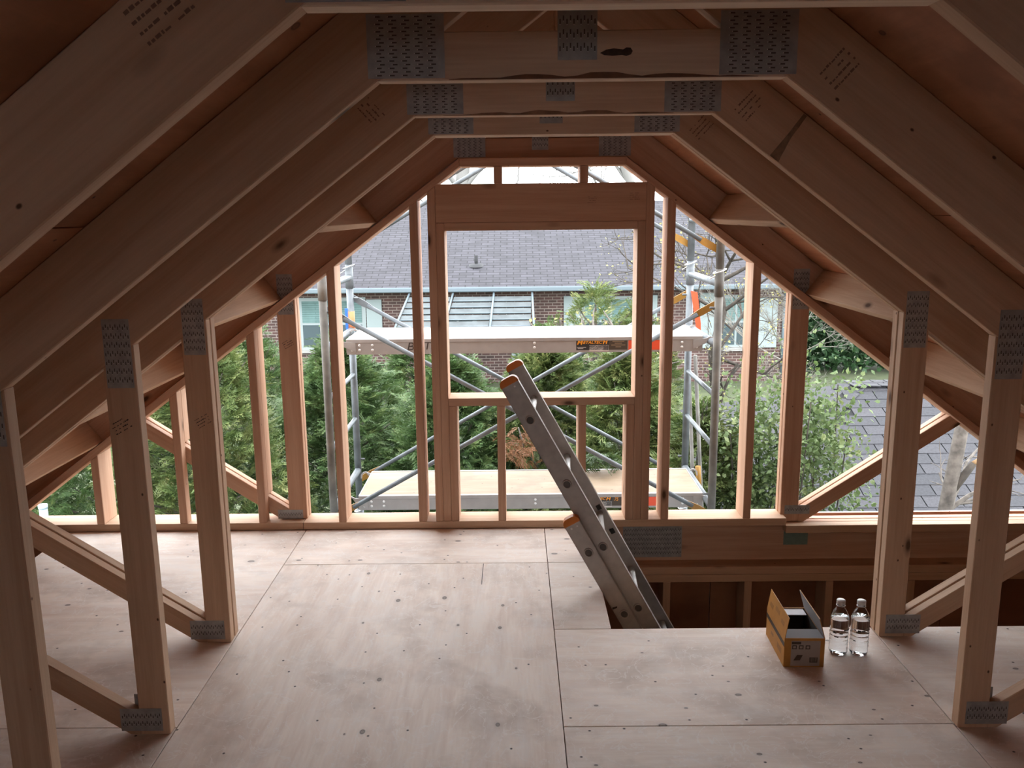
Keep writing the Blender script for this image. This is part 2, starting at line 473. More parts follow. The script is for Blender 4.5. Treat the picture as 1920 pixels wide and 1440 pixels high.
# ------------------------------------------------------------------ trusses
PLC = {}
def plate(parent, cx, cz, w, h, y, horiz=True, step=None, name='connector_plate', slots=True):
    """toothed steel plate, front face towards -y at depth y"""
    key = (round(w, 4), round(h, 4), horiz)
    if key not in PLC:
        bm = bmesh.new()
        bmesh.ops.create_cube(bm, size=1.0)
        bmesh.ops.scale(bm, vec=(w, 0.0012, h), verts=bm.verts)
        me = bm_mesh(name, bm)
        me.materials.append(M['galv'])
        pl, pw = 0.0245, 0.0066                     # pitch along / across the slot
        sl, sw = 0.0100, 0.0026
        V, Fq, MI = [], [], []
        nu = max(1, int((w if horiz else h) / pl))
        nv = max(1, int((h if horiz else w) / pw))
        for i in range(nu):
            for j in range(nv):
                u = (i - (nu - 1) / 2) * pl + (0.003 if j % 2 else -0.003)
                v = (j - (nv - 1) / 2) * pw
                for (du, dv, su, sv, yy, mi) in ((0, 0, sl, sw, -0.0009, 0), (-sl * 0.5, 0, 0.0013, sw * 0.8, -0.0016, 1)):
                    b = len(V)
                    for a, c in ((-1, -1), (1, -1), (1, 1), (-1, 1)):
                        uu, vv = u + du + a * su / 2, v + dv + c * sv / 2
                        V.append((uu, yy, vv) if horiz else (vv, yy, uu))
                    Fq.append((b, b + 1, b + 2, b + 3))
                    MI.append(mi)
        ms = np_mesh('tooth_slots', V, Fq)
        ms.materials.append(M['slot']); ms.materials.append(M['lip'])
        ms.polygons.foreach_set('material_index', MI)
        PLC[key] = (me, ms)
    me, ms = PLC[key]
    mw = Matrix.Translation((cx, y - 0.0006, cz))
    p = link(name, me, None, parent, mw)
    if slots:
        s = link('tooth_slots', ms, None, p, mw)
        s['kind'] = 'stuff'
    return p

def stamp(parent, x, z, y, ang, s, seed, mat='stamp'):
    """unreadable grade stamp: rows of short ink strokes"""
    rn = random.Random(seed)
    V, Fq = [], []
    for r in range(4):
        u = -s
        while u < s:
            L = rn.uniform(0.08, 0.30) * s
            hh = rn.uniform(0.08, 0.15) * s
            v = (r - 1.5) * 0.42 * s
            if rn.random() < 0.8:
                b = len(V)
                for a, c in ((0, 0), (L, 0), (L, hh), (0, hh)):
                    V.append((u + a, 0, v + c))
                Fq.append((b, b + 1, b + 2, b + 3))
            u += L + 0.06 * s
    me = np_mesh('grade_stamp', V, Fq)
    mw = Matrix.Translation((x, y - 0.0007, z)) @ Matrix.Rotation(-ang, 4, 'Y')
    return link('grade_stamp', me, mat, parent, mw)

def pt(side, u, z):
    return (XC + side * u, z)

UE = 2.95          # eave end of rafters
def truss(y, label, plies=1, gable=False, mat='spf', seed=0, detail=True, diag=True):
    t = thing('roof_truss', (XC, y, 0), label, 'roof truss', 'attic roof trusses')
    for ply in range(plies):
        a, b = y + ply * 0.0465, y + ply * 0.0465 + 0.038
        for side in (-1, 1):
            raf = [pt(side, 0.0, zl(0)), pt(side, UE, zl(UE)), pt(side, UE, zl(UE) + TR), pt(side, 0.0, zl(0) + TR)]
            prism('rafter', raf, a, b, mat, t, -side * ANG)
            x0, x1 = HP, HP + 0.089
            zb = 0.0395 if (gable and side < 0) else 0.0005
            prism('post', [pt(side, x0, zb), pt(side, x1, zb), pt(side, x1, zl(x1)), pt(side, x0, zl(x0))], a, b, mat, t, math.pi / 2)
            if diag:
                s = 0.665
                u0, z0 = x1, 0.062 + (0.03 if gable and side < 0 else 0)
                w = 0.082
                def meet(zz):
                    return (zl(0) - (zz - s * u0)) / (s + SL)
                ua, ub = meet(z0), meet(z0 - w)
                u2 = u0 + (w - z0 + zb) / s
                prism('web', [pt(side, u0, zb), pt(side, u0, z0), pt(side, ua, zl(ua)), pt(side, ub, zl(ub)), pt(side, u2, zb)] if u2 > u0 else
                      [pt(side, u0, z0 - w), pt(side, u0, z0), pt(side, ua, zl(ua)), pt(side, ub, zl(ub))], a, b, mat, t, side * math.atan(s))
        uc = HC - 0.089 / SL
        prism('collar', [pt(-1, HC, ZC), pt(1, HC, ZC), pt(1, uc, ZC + 0.089), pt(-1, uc, ZC + 0.089)], a, b, mat if gable else 'spf_pale_lit', t, 0)
        prism('king_post', [pt(-1, 0.019, ZC + 0.089), pt(1, 0.019, ZC + 0.089), pt(1, 0.019, zl(0.019)), pt(0, 0, zl(0)), pt(-1, 0.019, zl(0.019))], a, b, mat, t, math.pi / 2)
        prism('bottom_chord', [(-2.60, -0.20), (2.73, -0.20), (2.73, -0.0185 if not gable else -0.0005), (-2.60, -0.0185 if not gable else -0.0005)], a, b, mat, t, 0)
    # connector plates on the near face
    for side in (-1, 1):
        plate(t, XC + side * 0.335, 1.843, 0.147, 0.116, y, True)
        plate(t, XC + side * 1.227, 1.162, 0.075, 0.192, y, False)
        plate(t, XC + side * 1.266, 0.050 + (0.0135 if gable else 0), 0.125, 0.073 if not gable else 0.046, y, False)
        plate(t, XC + side * 1.280, 0.074 + (0.02 if gable else 0), 0.040, 0.075 if not gable else 0.06, y + (plies - 1) * 0.0465 + 0.0392, False, slots=False)
    plate(t, XC - 0.009, 1.862, 0.075, 0.094, y, False)
    return t

TY = {'0': 0.51, '1': 1.123, '2': 1.733, '3': 2.347, '4': 2.916, '5': 4.115}
truss(-0.71, 'wooden roof truss standing behind the camera position', seed=1)
T1 = truss(TY['1'], 'nearest roof truss, its collar cut off by the top of the picture', seed=2)
T2 = truss(TY['2'], 'second roof truss with two large steel plates and a dark elongated knot on its collar', seed=3)
T3 = truss(TY['3'], 'third roof truss whose posts stand in front of the bottles on the right', seed=4)
T4 = truss(TY['4'], 'doubled roof truss at the near edge of the floor opening', plies=2, seed=5)
T5 = truss(TY['5'], 'doubled roof truss built into the open gable wall', plies=2, gable=True, mat='spf_red', seed=6)
stamp(T1, -0.50, 1.775, TY['1'], 0.64, 0.035, 1)
stamp(T2, 0.556, 1.792, TY['2'], -0.75 + math.pi / 2, 0.032, 2)
stamp(T3, -0.44, 1.793, TY['3'], 0.75 - math.pi / 2, 0.030, 3)
stamp(T3, 0.547, 1.796, TY['3'], -0.75 + math.pi / 2, 0.032, 4)
stamp(T4, 0.543, 1.795, TY['4'], -0.75 + math.pi / 2, 0.032, 5)
for T_, x_, z_, y_, sd in ((T3, -1.175, 0.956, TY['3'], 6), (T4, -1.156, 0.832, TY['4'], 7), (T5, -1.163, 0.924, TY['5'], 8)):
    stamp(T_, x_, z_, y_, 0.5, 0.024, sd, 'stamp_d')
mk = Matrix.Translation((-0.475, TY['1'] - 0.0008, 1.842)) @ Matrix.Rotation(math.pi + 0.62, 4, 'Y')
text('stamped_digits', '470 M', 0.026, 'stamp_d', T1, mk)
# dark elongated knot on the collar of the second truss
kb = bmesh.new()
kv = [kb.verts.new((x, 0, z)) for x, z in ((-0.030, -0.002), (-0.022, -0.006), (-0.006, -0.0075), (0.012, -0.006), (0.020, -0.008), (0.029, -0.005), (0.032, 0.001), (0.028, 0.007), (0.020, 0.0075), (0.014, 0.004), (-0.004, 0.006), (-0.018, 0.004))]
kb.faces.new(kv)
link('dark_knot', bm_mesh('dark_knot', kb), plain('knot_wood', (0.055, 0.028, 0.018), 0.6, 0, 0.4, 90), T2, Matrix.Translation((0.128, TY['2'] - 0.0006, 1.829)))

def wane(t_, y, x0, x1, seed, mat):
    rn = random.Random(seed)
    top = [(x0 + (x1 - x0) * i / 24, ZC + 0.002 + (0.0085 * abs(math.sin(i * 0.55 + seed)) + rn.uniform(0, 0.003)) * math.sin(math.pi * i / 24)) for i in range(25)]
    bmw = bmesh.new()
    A_ = [bmw.verts.new((p[0], y - 0.0005, ZC + 0.0015)) for p in top]
    B_ = [bmw.verts.new((p[0], y - 0.0005, p[1] + 0.0006)) for p in top]
    for i in range(24):
        bmw.faces.new((A_[i], A_[i + 1], B_[i + 1], B_[i]))
    link('bark_edge', bm_mesh('bark_edge', bmw), mat, t_, Matrix())
def rafter_band(t_, y, side, u0, seed):  # dark tapering band across one rafter face
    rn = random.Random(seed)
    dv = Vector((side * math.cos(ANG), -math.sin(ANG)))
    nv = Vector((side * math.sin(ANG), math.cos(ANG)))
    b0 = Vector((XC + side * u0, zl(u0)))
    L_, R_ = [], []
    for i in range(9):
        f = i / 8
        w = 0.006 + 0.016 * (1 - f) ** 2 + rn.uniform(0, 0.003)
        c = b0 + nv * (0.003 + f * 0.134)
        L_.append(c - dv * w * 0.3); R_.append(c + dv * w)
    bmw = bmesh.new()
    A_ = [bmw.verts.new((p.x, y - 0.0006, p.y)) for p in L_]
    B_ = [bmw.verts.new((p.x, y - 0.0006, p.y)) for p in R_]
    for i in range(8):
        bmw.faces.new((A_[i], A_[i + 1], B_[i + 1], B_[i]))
    link('dark_rafter_band', bm_mesh('dark_rafter_band', bmw), plain('dark_rafter_band', (0.27, 0.17, 0.11), 0.8, 0, 0.3, 60), t_, Matrix())
rafter_band(T3, TY['3'], 1, 0.545, 4)
wane(T2, TY['2'], -0.19, 0.40, 1.3, plain('bark_edge', (0.20, 0.095, 0.055), 0.85, 0, 0.3, 30))
wane(T3, TY['3'], -0.25, 0.35, 2.1, plain('bark_edge_pale', (0.33, 0.19, 0.12), 0.85, 0, 0.3, 30))

# ------------------------------------------------------------------ ceiling: roof sheathing and blocking
ceil_ = thing('ceiling', (XC, 0, 1.2), 'reddish plywood roof sheathing over the rafters', None, None, 'structure')
for side in (-1, 1):
    nrow = 3
    for r in range(nrow):
        u0, u1 = UE * (1 - r / nrow), UE * (1 - (r + 1) / nrow)
        ys = [-3.0, -0.6, 1.84, 4.20] if r % 2 == 0 else [-3.0, 0.62, 3.06, 4.20]
        for ya, yb in zip(ys[:-1], ys[1:]):
            um = (u0 + u1) / 2
            ln = abs(u0 - u1) / math.cos(ANG) - 0.004
            n = Vector((side * math.sin(ANG), 0, math.cos(ANG)))
            c = Vector((XC + side * um, (ya + yb) / 2, zl(um) + TR)) + n * 0.0068
            bm = bmesh.new()
            bmesh.ops.create_cube(bm, size=1.0)
            bmesh.ops.scale(bm, vec=(yb - ya - 0.004, ln, 0.0125), verts=bm.verts)
            ax = Vector((0, 1, 0)); ay = n.cross(ax)
            mw = Matrix(((ax.x, ay.x, n.x, c.x), (ax.y, ay.y, n.y, c.y), (ax.z, ay.z, n.z, c.z), (0, 0, 0, 1)))
            link('roof_panel', bm_mesh('roof_panel', bm), 'ply_roof', ceil_, mw)
    n = Vector((side * math.sin(ANG), 0, math.cos(ANG)))
    c = Vector((XC + side * UE / 2, 0.6, zl(UE / 2) + TR)) + n * 0.020
    bm = bmesh.new()
    bmesh.ops.create_cube(bm, size=1.0)
    bmesh.ops.scale(bm, vec=(7.24, UE / math.cos(ANG) + 0.03, 0.012), verts=bm.verts)
    ax = Vector((0, 1, 0)); ay = n.cross(ax)
    link('roof_underlay', bm_mesh('roof_underlay', bm), plain('roofing_felt', (0.05, 0.05, 0.055), 0.9), ceil_, Matrix(((ax.x, ay.x, n.x, c.x), (ax.y, ay.y, n.y, c.y), (ax.z, ay.z, n.z, c.z), (0, 0, 0, 1))))
    # blocking between the doubled truss and the gable truss
    for u in (0.775, 1.245, 1.665, 2.165):
        n = Vector((side * math.sin(ANG), 0, math.cos(ANG)))
        base = Vector((XC + side * u, 0, zl(u)))
        d = Vector((side * math.cos(ANG), 0, -math.sin(ANG)))
        q = [base, base + d * 0.038, base + d * 0.038 + n * 0.139, base + n * 0.139]
        c = sum(q, Vector()) / 4
        bm = bmesh.new()
        bmesh.ops.create_cube(bm, size=1.0)
        L0, L1 = TY['4'] + 0.0855, TY['5']
        bmesh.ops.scale(bm, vec=(L1 - L0, 0.038, 0.139), verts=bm.verts)
        bmesh.ops.bevel(bm, geom=bm.edges[:], offset=0.002, segments=1, affect='EDGES')
        ax = Vector((0, 1, 0)); ay = n.cross(ax)
        mw = Matrix(((0, ay.x, n.x, c.x), (1, ay.y, n.y, (L0 + L1) / 2), (0, ay.z, n.z, c.z), (0, 0, 0, 1)))
        link('blocking', bm_mesh('blocking', bm), 'spf', ceil_, mw)

# ------------------------------------------------------------------ gable wall framing
wall = thing('wall_back', (XC, YW0, 0), 'open stud framing of the gable end wall', None, None, 'structure')
m = 'spf_red'
PV = 0.0475
def zp(u):
    return zl(u) - PV
def stud(x0, x1, z0, z1=None, name='stud', y0=YW0, y1=YW1):
    if z1 is None:
        ua, ub = abs(x0 - XC), abs(x1 - XC)
        prism(name, [(x0, z0), (x1, z0), (x1, zp(ub)), (x0, zp(ua))], y0, y1, m, wall, math.pi / 2)
    else:
        prism(name, [(x0, z0), (x1, z0), (x1, z1), (x0, z1)], y0, y1, m, wall, math.pi / 2)
box('bottom_plate', (-2.72, YW0, 0.0005), (-1.129, YW1, 0.038), 'spf', wall, 'x')
box('bottom_plate', (-1.127, YW0, 0.0005), (1.262, YW1, 0.038), 'spf', wall, 'x')
box('ledger', (1.263, YW0, -0.040), (2.78, TY['5'] - 0.0005, -0.0008), 'spf', wall, 'x')
for side in (-1, 1):   # sloping plate under the rafters
    uE = 2.80
    uT = HC - PV / SL * 0.45
    prism('rafter_plate', [pt(side, HC - 0.012, zl(HC - 0.012) - PV), pt(side, uE, zl(uE) - PV), pt(side, uE, zl(uE) - 0.001), pt(side, HC - 0.012, zl(HC) - 0.001)], YW0, YW1, m, wall, -side * ANG)
prism('top_plate', [pt(-1, HC - 0.012, ZC - 0.038), pt(1, HC - 0.012, ZC - 0.038), pt(1, HC - 0.012, ZC - 0.001), pt(-1, HC - 0.012, ZC - 0.001)], YW0, YW1, m, wall, 0)
Z0 = 0.0385
# studs left of the window; the two outer ones are notched round the diagonal web
def notched(x0, zlo, zhi):
    x1 = x0 + 0.038
    ua, ub = abs(x0 - XC), abs(x1 - XC)
    o = prism('stud', [(x0, Z0), (x1, Z0), (x1, zp(ub)), (x0, zp(ua))], YW0, TY['5'] - 0.0005, m, wall, math.pi / 2)
    prism('stud_back', [(x0, zhi), (x1, zhi), (x1, zp(ub)), (x0, zp(ua))], TY['5'], YW1, m, o, math.pi / 2)
notched(-2.150, 0.3, 0.33) if False else stud(-2.150, -2.112, Z0)
notched(-1.738, 0.36, 0.44)
notched(-1.346, 0.10, 0.165)
stud(-0.950, -0.912, Z0)
stud(-0.553, -0.515, Z0)
stud(-0.469, -0.4315, Z0, name='king_stud')
stud(-0.431, -0.3925, Z0, 1.489, 'jack_stud')
stud(-0.392, -0.354, Z0, 0.6205, 'cripple_stud')
stud(-0.160, -0.122, Z0, 0.6205, 'cripple_stud')
stud(0.232, 0.270, Z0, 0.6205, 'cripple_stud')
stud(0.464, 0.502, Z0, 0.6205, 'cripple_stud')
stud(0.5025, 0.541, Z0, 1.489, 'jack_stud')
stud(0.5415, 0.580, Z0, name='king_stud')
stud(0.640, 0.678, Z0)
stud(1.046, 1.084, Z0)
box('window_sill', (-0.392, YW0, 0.621), (0.502, YW1, 0.659), m, wall, 'x')
box('header', (-0.431, YW0 + 0.002, 1.490), (0.541, YW0 + 0.040, 1.664), m, wall, 'x')
box('header', (-0.431, YW1 - 0.040, 1.490), (0.541, YW1 - 0.002, 1.664), m, wall, 'x')
box('header_plate', (-0.392, YW0, 1.4525), (0.502, YW1, 1.4895), m, wall, 'x')
for x0 in (-0.160, 0.235):
    stud(x0, x0 + 0.038, 1.6645, ZC - 0.0385, 'cripple_stud')
stamp(wall, 0.29, 1.586, YW0 + 0.002, 0.0, 0.020, 21)
stamp(wall, 0.486, 1.600, YW0 + 0.002, 0.0, 0.022, 22)

prism('gable_panel', [pt(-1, 0.36, ZC + 0.02), pt(1, 0.36, ZC + 0.02), pt(1, 0.36, zl(0.36) + TR), pt(0, 0, zl(0) + TR), pt(-1, 0.36, zl(0.36) + TR)], TY['5'] + 0.086, TY['5'] + 0.098, 'ply_wall', wall, 0, 0)
# steel connector plates and tape on the edge of the bottom chord
rim = T5
plate(rim, 0.611, -0.099, 0.296, 0.166, TY['5'], False, name='splice_plate')
box('green_tape', (1.270, TY['5'] - 0.0008, -0.122), (1.392, TY['5'] - 0.0002, -0.042), plain('green_tape', (0.16, 0.24, 0.21), 0.5, 0, 0.1, 60), rim, 'x', 0)

# ------------------------------------------------------------------ storey below, seen through the opening
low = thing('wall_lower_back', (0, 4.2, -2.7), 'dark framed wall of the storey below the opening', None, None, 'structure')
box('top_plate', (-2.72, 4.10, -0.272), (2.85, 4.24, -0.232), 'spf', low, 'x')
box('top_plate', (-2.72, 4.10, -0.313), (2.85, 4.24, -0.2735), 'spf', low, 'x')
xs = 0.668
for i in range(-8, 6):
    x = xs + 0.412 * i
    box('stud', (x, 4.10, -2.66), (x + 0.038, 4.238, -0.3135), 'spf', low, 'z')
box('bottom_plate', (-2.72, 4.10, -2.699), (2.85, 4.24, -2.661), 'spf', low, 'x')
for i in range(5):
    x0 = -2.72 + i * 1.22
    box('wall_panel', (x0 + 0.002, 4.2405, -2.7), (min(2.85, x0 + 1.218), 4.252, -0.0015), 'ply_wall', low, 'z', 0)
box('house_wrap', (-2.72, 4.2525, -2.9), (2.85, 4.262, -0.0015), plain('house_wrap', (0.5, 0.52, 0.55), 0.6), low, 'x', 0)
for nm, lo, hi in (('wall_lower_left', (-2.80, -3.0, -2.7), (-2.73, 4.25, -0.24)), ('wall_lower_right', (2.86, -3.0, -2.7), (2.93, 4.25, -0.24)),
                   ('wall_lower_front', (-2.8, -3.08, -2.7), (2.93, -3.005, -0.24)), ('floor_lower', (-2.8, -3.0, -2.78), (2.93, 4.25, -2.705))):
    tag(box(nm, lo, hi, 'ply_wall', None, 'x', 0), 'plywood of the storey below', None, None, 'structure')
# closing wall behind the camera and the strip under the eaves
bk = thing('wall_front', (XC, -3.03, 0), 'plywood gable wall behind the camera with an unseen opening added for light', None, None, 'structure')
ox0, ox1, oz0, oz1 = -0.42, 0.06, 1.00, 1.46  # added opening, lets light onto the faces turned to the camera
for q in ([(-2.85, -0.25), (ox0, -0.25), (ox0, zl(XC - ox0) + TR), (-2.85, -0.10)], [(ox1, -0.25), (2.98, -0.25), (2.98, -0.10), (ox1, zl(ox1 - XC) + TR)],
          [(ox0, -0.25), (ox1, -0.25), (ox1, oz0), (ox0, oz0)], [(ox0, oz1), (ox1, oz1), (ox1, zl(ox1 - XC) + TR), (XC, zl(0) + TR), (ox0, zl(XC - ox0) + TR)]):
    prism('wall_panel', q, -3.06, -3.005, 'ply_wall', bk, 0, 0)
for nm, x in (('trim_1', -2.83), ('trim_2', 2.95)):
    tag(box(nm, (x, -3.0, -0.30), (x + 0.012, 4.2, 0.10), 'ply_wall', None, 'y', 0), 'eave closing board', None, None, 'structure')

# ------------------------------------------------------------------ extension ladder
d_ = Vector((0.485, 0, -0.8745)).normalized()
y_ = Vector((0, 1, 0))
n_ = d_.cross(y_)
LM = Matrix.Translation((-0.012, 3.372, 0.715)) @ Matrix.Rotation(math.radians(-3.5), 4, 'Z') @ Matrix(((d_.x, y_.x, n_.x, 0), (d_.y, y_.y, n_.y, 0), (d_.z, y_.z, n_.z, 0), (0, 0, 0, 1)))
lad = thing('extension_ladder', (1.86, 3.57, -2.7), 'aluminium extension ladder with orange end caps leaning out of the floor opening', 'ladder')
def rounded(x0, x1, hw, r, n=5):
    pts = [(x1, -hw), (x1, hw)]
    for i in range(n + 1):
        a = math.pi / 2 + i / n * math.pi / 2
        pts.append((x0 + r + r * math.cos(a), hw - r + r * math.sin(a)))
    for i in range(n + 1):
        a = math.pi + i / n * math.pi / 2
        pts.append((x0 + r + r * math.cos(a), -hw + r + r * math.sin(a)))
    return pts
def extr(bm, pts, y0, y1):
    A = [bm.verts.new((p[0], y0, p[1])) for p in pts]
    B = [bm.verts.new((p[0], y1, p[1])) for p in pts]
    bm.faces.new(A); bm.faces.new(B[::-1])
    for i in range(len(pts)):
        j = (i + 1) % len(pts)
        bm.faces.new((A[j], A[i], B[i], B[j]))
def rail(name, x0, x1, zc, hw, yw, inward, mat, capmat):
    bm = bmesh.new()
    t = 0.003
    y0, y1 = (yw, yw + t) if inward > 0 else (yw - t, yw)
    extr(bm, [(p[0], p[1] + zc) for p in rounded(x0 + 0.004, x1, hw, 0.022)], y0, y1)
    for s in (-1, 1):
        za, zb = sorted((zc + s * hw, zc + s * (hw - 0.0035)))
        ya, yb = sorted((yw, yw + inward * 0.030))
        extr(bm, [(x0 + 0.026, za), (x1, za), (x1, zb), (x0 + 0.026, zb)], ya, yb)
    bmesh.ops.recalc_face_normals(bm, faces=bm.faces)
    r_ = link(name, bm_mesh(name, bm), mat, lad, LM)
    bm = bmesh.new()
    ya, yb = sorted((yw - inward * 0.0015, yw + inward * 0.031))
    cp = [p for p in rounded(x0, x0 + 0.030, hw + 0.0015, 0.024)]
    extr(bm, [(p[0], p[1] + zc) for p in cp], ya, yb)
    bmesh.ops.recalc_face_normals(bm, faces=bm.faces)
    c_ = link('end_cap', bm_mesh('end_cap', bm), capmat, r_, LM)
    for zz in (-0.012, 0.014):
        box('rivet', (0, 0, 0), (0.007, 0.004, 0.007), 'rung', r_, 'x', 0.001).matrix_local = Matrix.Translation((x0 + 0.045, yw - inward * 0.001, zc + zz))
    return r_
X1F, X1B = 2.75, 3.86
rail('rail', -0.195, X1F, 0.0, 0.038, 0.0, 1, 'alu_l', 'orange')
rail('rail', -0.195, X1F, 0.0, 0.038, 0.40, -1, 'alu_l', 'orange')
rail('rail', 0.425, X1B, -0.058, 0.034, -0.034, 1, 'alu_l', 'orange')
rail('rail', 0.425, X1B, -0.058, 0.034, 0.434, -1, 'alu_l', 'orange')
def ring_mesh():
    bm = bmesh.new()
    prof = [(0.0150, 0.0), (0.0150, -0.004), (0.0175, -0.0055), (0.0200, -0.003), (0.0210, 0.0)]
    seg = 24
    rr = [[bm.verts.new((r * math.cos(2 * math.pi * j / seg), y, r * math.sin(2 * math.pi * j / seg) * 0.92)) for j in range(seg)] for r, y in prof]
    for a, b in zip(rr[:-1], rr[1:]):
        for j in range(seg):
            bm.faces.new((a[j], a[(j + 1) % seg], b[(j + 1) % seg], b[j]))
    bmesh.ops.recalc_face_normals(bm, faces=bm.faces)
    for f in bm.faces:
        f.smooth = True
    return bm_mesh('rung_end', bm)
RM = ring_mesh()
RM.materials.append(M['alu_l'])
def disc_mesh():
    bm = bmesh.new()
    bmesh.ops.create_circle(bm, cap_ends=True, segments=20, radius=0.0165)
    bmesh.ops.rotate(bm, verts=bm.verts, matrix=Matrix.Rotation(math.pi / 2, 3, 'X'))
    return bm_mesh('rung_hollow', bm)
DM = disc_mesh()
DM.materials.append(M['hollow'])
def rungs(xs, zc, ya, yb):
    for x in xs:
        p0, p1 = LM @ Vector((x, ya, zc)), LM @ Vector((x, yb, zc))
        rg = tube('rung', [p0, p1], 0.0155, 'rung', lad, 16)
        for yy, s in ((ya, 1), (yb, -1)):
            mw = LM @ Matrix.Translation((x, yy - s * 0.0002, zc)) @ (Matrix() if s > 0 else Matrix.Rotation(math.pi, 4, 'Z'))
            link('rung_end', RM, None, rg, mw)
            link('rung_hollow', DM, None, rg, mw @ Matrix.Translation((0, -0.0012, 0)))
rungs([0.305 * i for i in range(9)], 0.0, 0.0, 0.40)
rungs([0.592 + 0.305 * i for i in range(11)], -0.058, -0.034, 0.434)
for x in (0.58, 0.71):
    mw = LM @ Matrix.Translation((x, 0.3985 - 0.003, 0.012))
    bm = bmesh.new(); extr(bm, [(-0.012, -0.010), (0.012, -0.010), (0.012, 0.010), (-0.012, 0.010)], -0.002, 0.0)
    link('warning_label', bm_mesh('warning_label', bm), 'dark', lad, mw)
bm = bmesh.new(); extr(bm, [(-0.006, -0.012), (0.002, -0.016), (0.004, 0.004), (-0.002, 0.008)], -0.0012, 0.0)
link('marker_scrawl', bm_mesh('marker_scrawl', bm), 'ink', lad, LM @ Matrix.Translation((0.855, -0.0345, -0.075)))

# ------------------------------------------------------------------ cardboard box
BM_ = Matrix.Translation((0.9035, 2.708, 0.0)) @ Matrix.Rotation(math.radians(-1.8), 4, 'Z')
cb = thing('cardboard_box', (0.9035, 2.82, 0.0), 'open yellow cardboard box with printed label standing on the plywood', 'box')
bw, bd, bh, th = 0.134, 0.232, 0.105, 0.0022
def card(name, w, d, h, mw, mat, par=None):
    bm = bmesh.new()
    bmesh.ops.create_cube(bm, size=1.0)
    bmesh.ops.scale(bm, vec=(w, d, h), verts=bm.verts)
    return link(name, bm_mesh(name, bm), mat, par or cb, mw)
T = Matrix.Translation
side_f = card('front_panel', bw, th, bh, BM_ @ T((0, 0, bh / 2 + 0.001)), 'box')
card('back_panel', bw, th, bh, BM_ @ T((0, bd, bh / 2 + 0.001)), 'box')
sl_ = card('side_panel', th, bd, bh, BM_ @ T((-bw / 2, bd / 2, bh / 2 + 0.001)), 'box')
card('side_panel', th, bd, bh, BM_ @ T((bw / 2, bd / 2, bh / 2 + 0.001)), 'box')
card('bottom_panel', bw - th, bd - th, th, BM_ @ T((0, bd / 2, 0.003)), 'box_in')
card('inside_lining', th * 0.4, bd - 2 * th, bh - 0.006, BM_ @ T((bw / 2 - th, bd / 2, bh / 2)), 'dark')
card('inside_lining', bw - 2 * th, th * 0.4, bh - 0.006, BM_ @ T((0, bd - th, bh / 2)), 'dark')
# flaps: side flaps nearly upright, front flap folded in, rear flap raised
fl = 0.074
a1 = math.radians(9)
fL = card('flap', th, bd, fl, BM_ @ T((-bw / 2, bd / 2, bh)) @ Matrix.Rotation(a1, 4, 'Y') @ T((0, 0, fl / 2)), 'box')
fR = card('flap', th, bd, fl, BM_ @ T((bw / 2, bd / 2, bh)) @ Matrix.Rotation(math.radians(-16), 4, 'Y') @ T((0, 0, fl / 2)), 'box')
card('flap_inside', th * 0.3, bd * 0.99, fl * 0.98, BM_ @ T((bw / 2, bd / 2, bh)) @ Matrix.Rotation(math.radians(-16), 4, 'Y') @ T((-th * 0.7, 0, fl / 2)), 'box_in', fR)
card('flap', bw - 0.006, 0.066, th, BM_ @ T((0, 0.035, bh - 0.001)), 'box_in')
card('flap', bw - 0.016, 0.05, th, BM_ @ T((0, bd - 0.026, bh - 0.003)), plain('white_card', (0.62, 0.61, 0.64), 0.6))
# print on the front
lb = card('printed_label', 0.098, 0.0004, 0.092, BM_ @ T((0.004, -th / 2 - 0.0003, 0.051)), 'box_lab', side_f)
def ink(name, x, z, w, h, mat, par):
    return card(name, w, 0.0003, h, BM_ @ T((x, -th / 2 - 0.0007, z)), mat, par)
ink('black_bar', -0.028, 0.089, 0.031, 0.009, 'box_dark', side_f)
for i in range(3):
    ink('pictogram', -0.034 + i * 0.0225, 0.0735, 0.0155, 0.0145, 'box_dark', side_f)
    ink('pictogram_centre', -0.034 + i * 0.0225, 0.0735, 0.009, 0.008, 'box_lab', side_f).location.y -= 0.0003
ink('barcode', 0.032, 0.027, 0.027, 0.019, 'box_dark', side_f)
for i in range(6):
    ink('barcode_gap', 0.022 + i * 0.004, 0.028, 0.0014, 0.015, 'box_lab', side_f).location.y -= 0.0003
bm = bmesh.new(); extr(bm, [(-0.015, -0.010), (0.006, -0.010), (0.015, 0.010), (-0.004, 0.010)], -0.0003, 0)
link('product_picture', bm_mesh('product_picture', bm), 'box_dark', side_f, BM_ @ T((-0.020, -th / 2 - 0.0006, 0.035)))
card('dark_band', 0.0004, bd, 0.017, BM_ @ T((-bw / 2 - th / 2 - 0.0003, bd / 2, 0.081)), 'box_dark', sl_)
for yy, zz, w_, h_ in ((0.06, 0.04, 0.05, 0.02), (0.15, 0.045, 0.03, 0.012)):
    card('print', 0.0004, w_, h_, BM_ @ T((-bw / 2 - th / 2 - 0.0003, yy, zz)), plain('card_print', (0.33, 0.14, 0.025), 0.6), sl_)
for yy, zz, w_ in ((0.05, 0.035, 0.035), (0.12, 0.045, 0.05), (0.19, 0.03, 0.04)):
    card('print', 0.0004, w_, 0.016, BM_ @ T((-bw / 2, bd / 2, bh)) @ Matrix.Rotation(a1, 4, 'Y') @ T((-th / 2 - 0.0003, yy - bd / 2, zz)), plain('card_print_flap', (0.36, 0.16, 0.03), 0.6), fL)

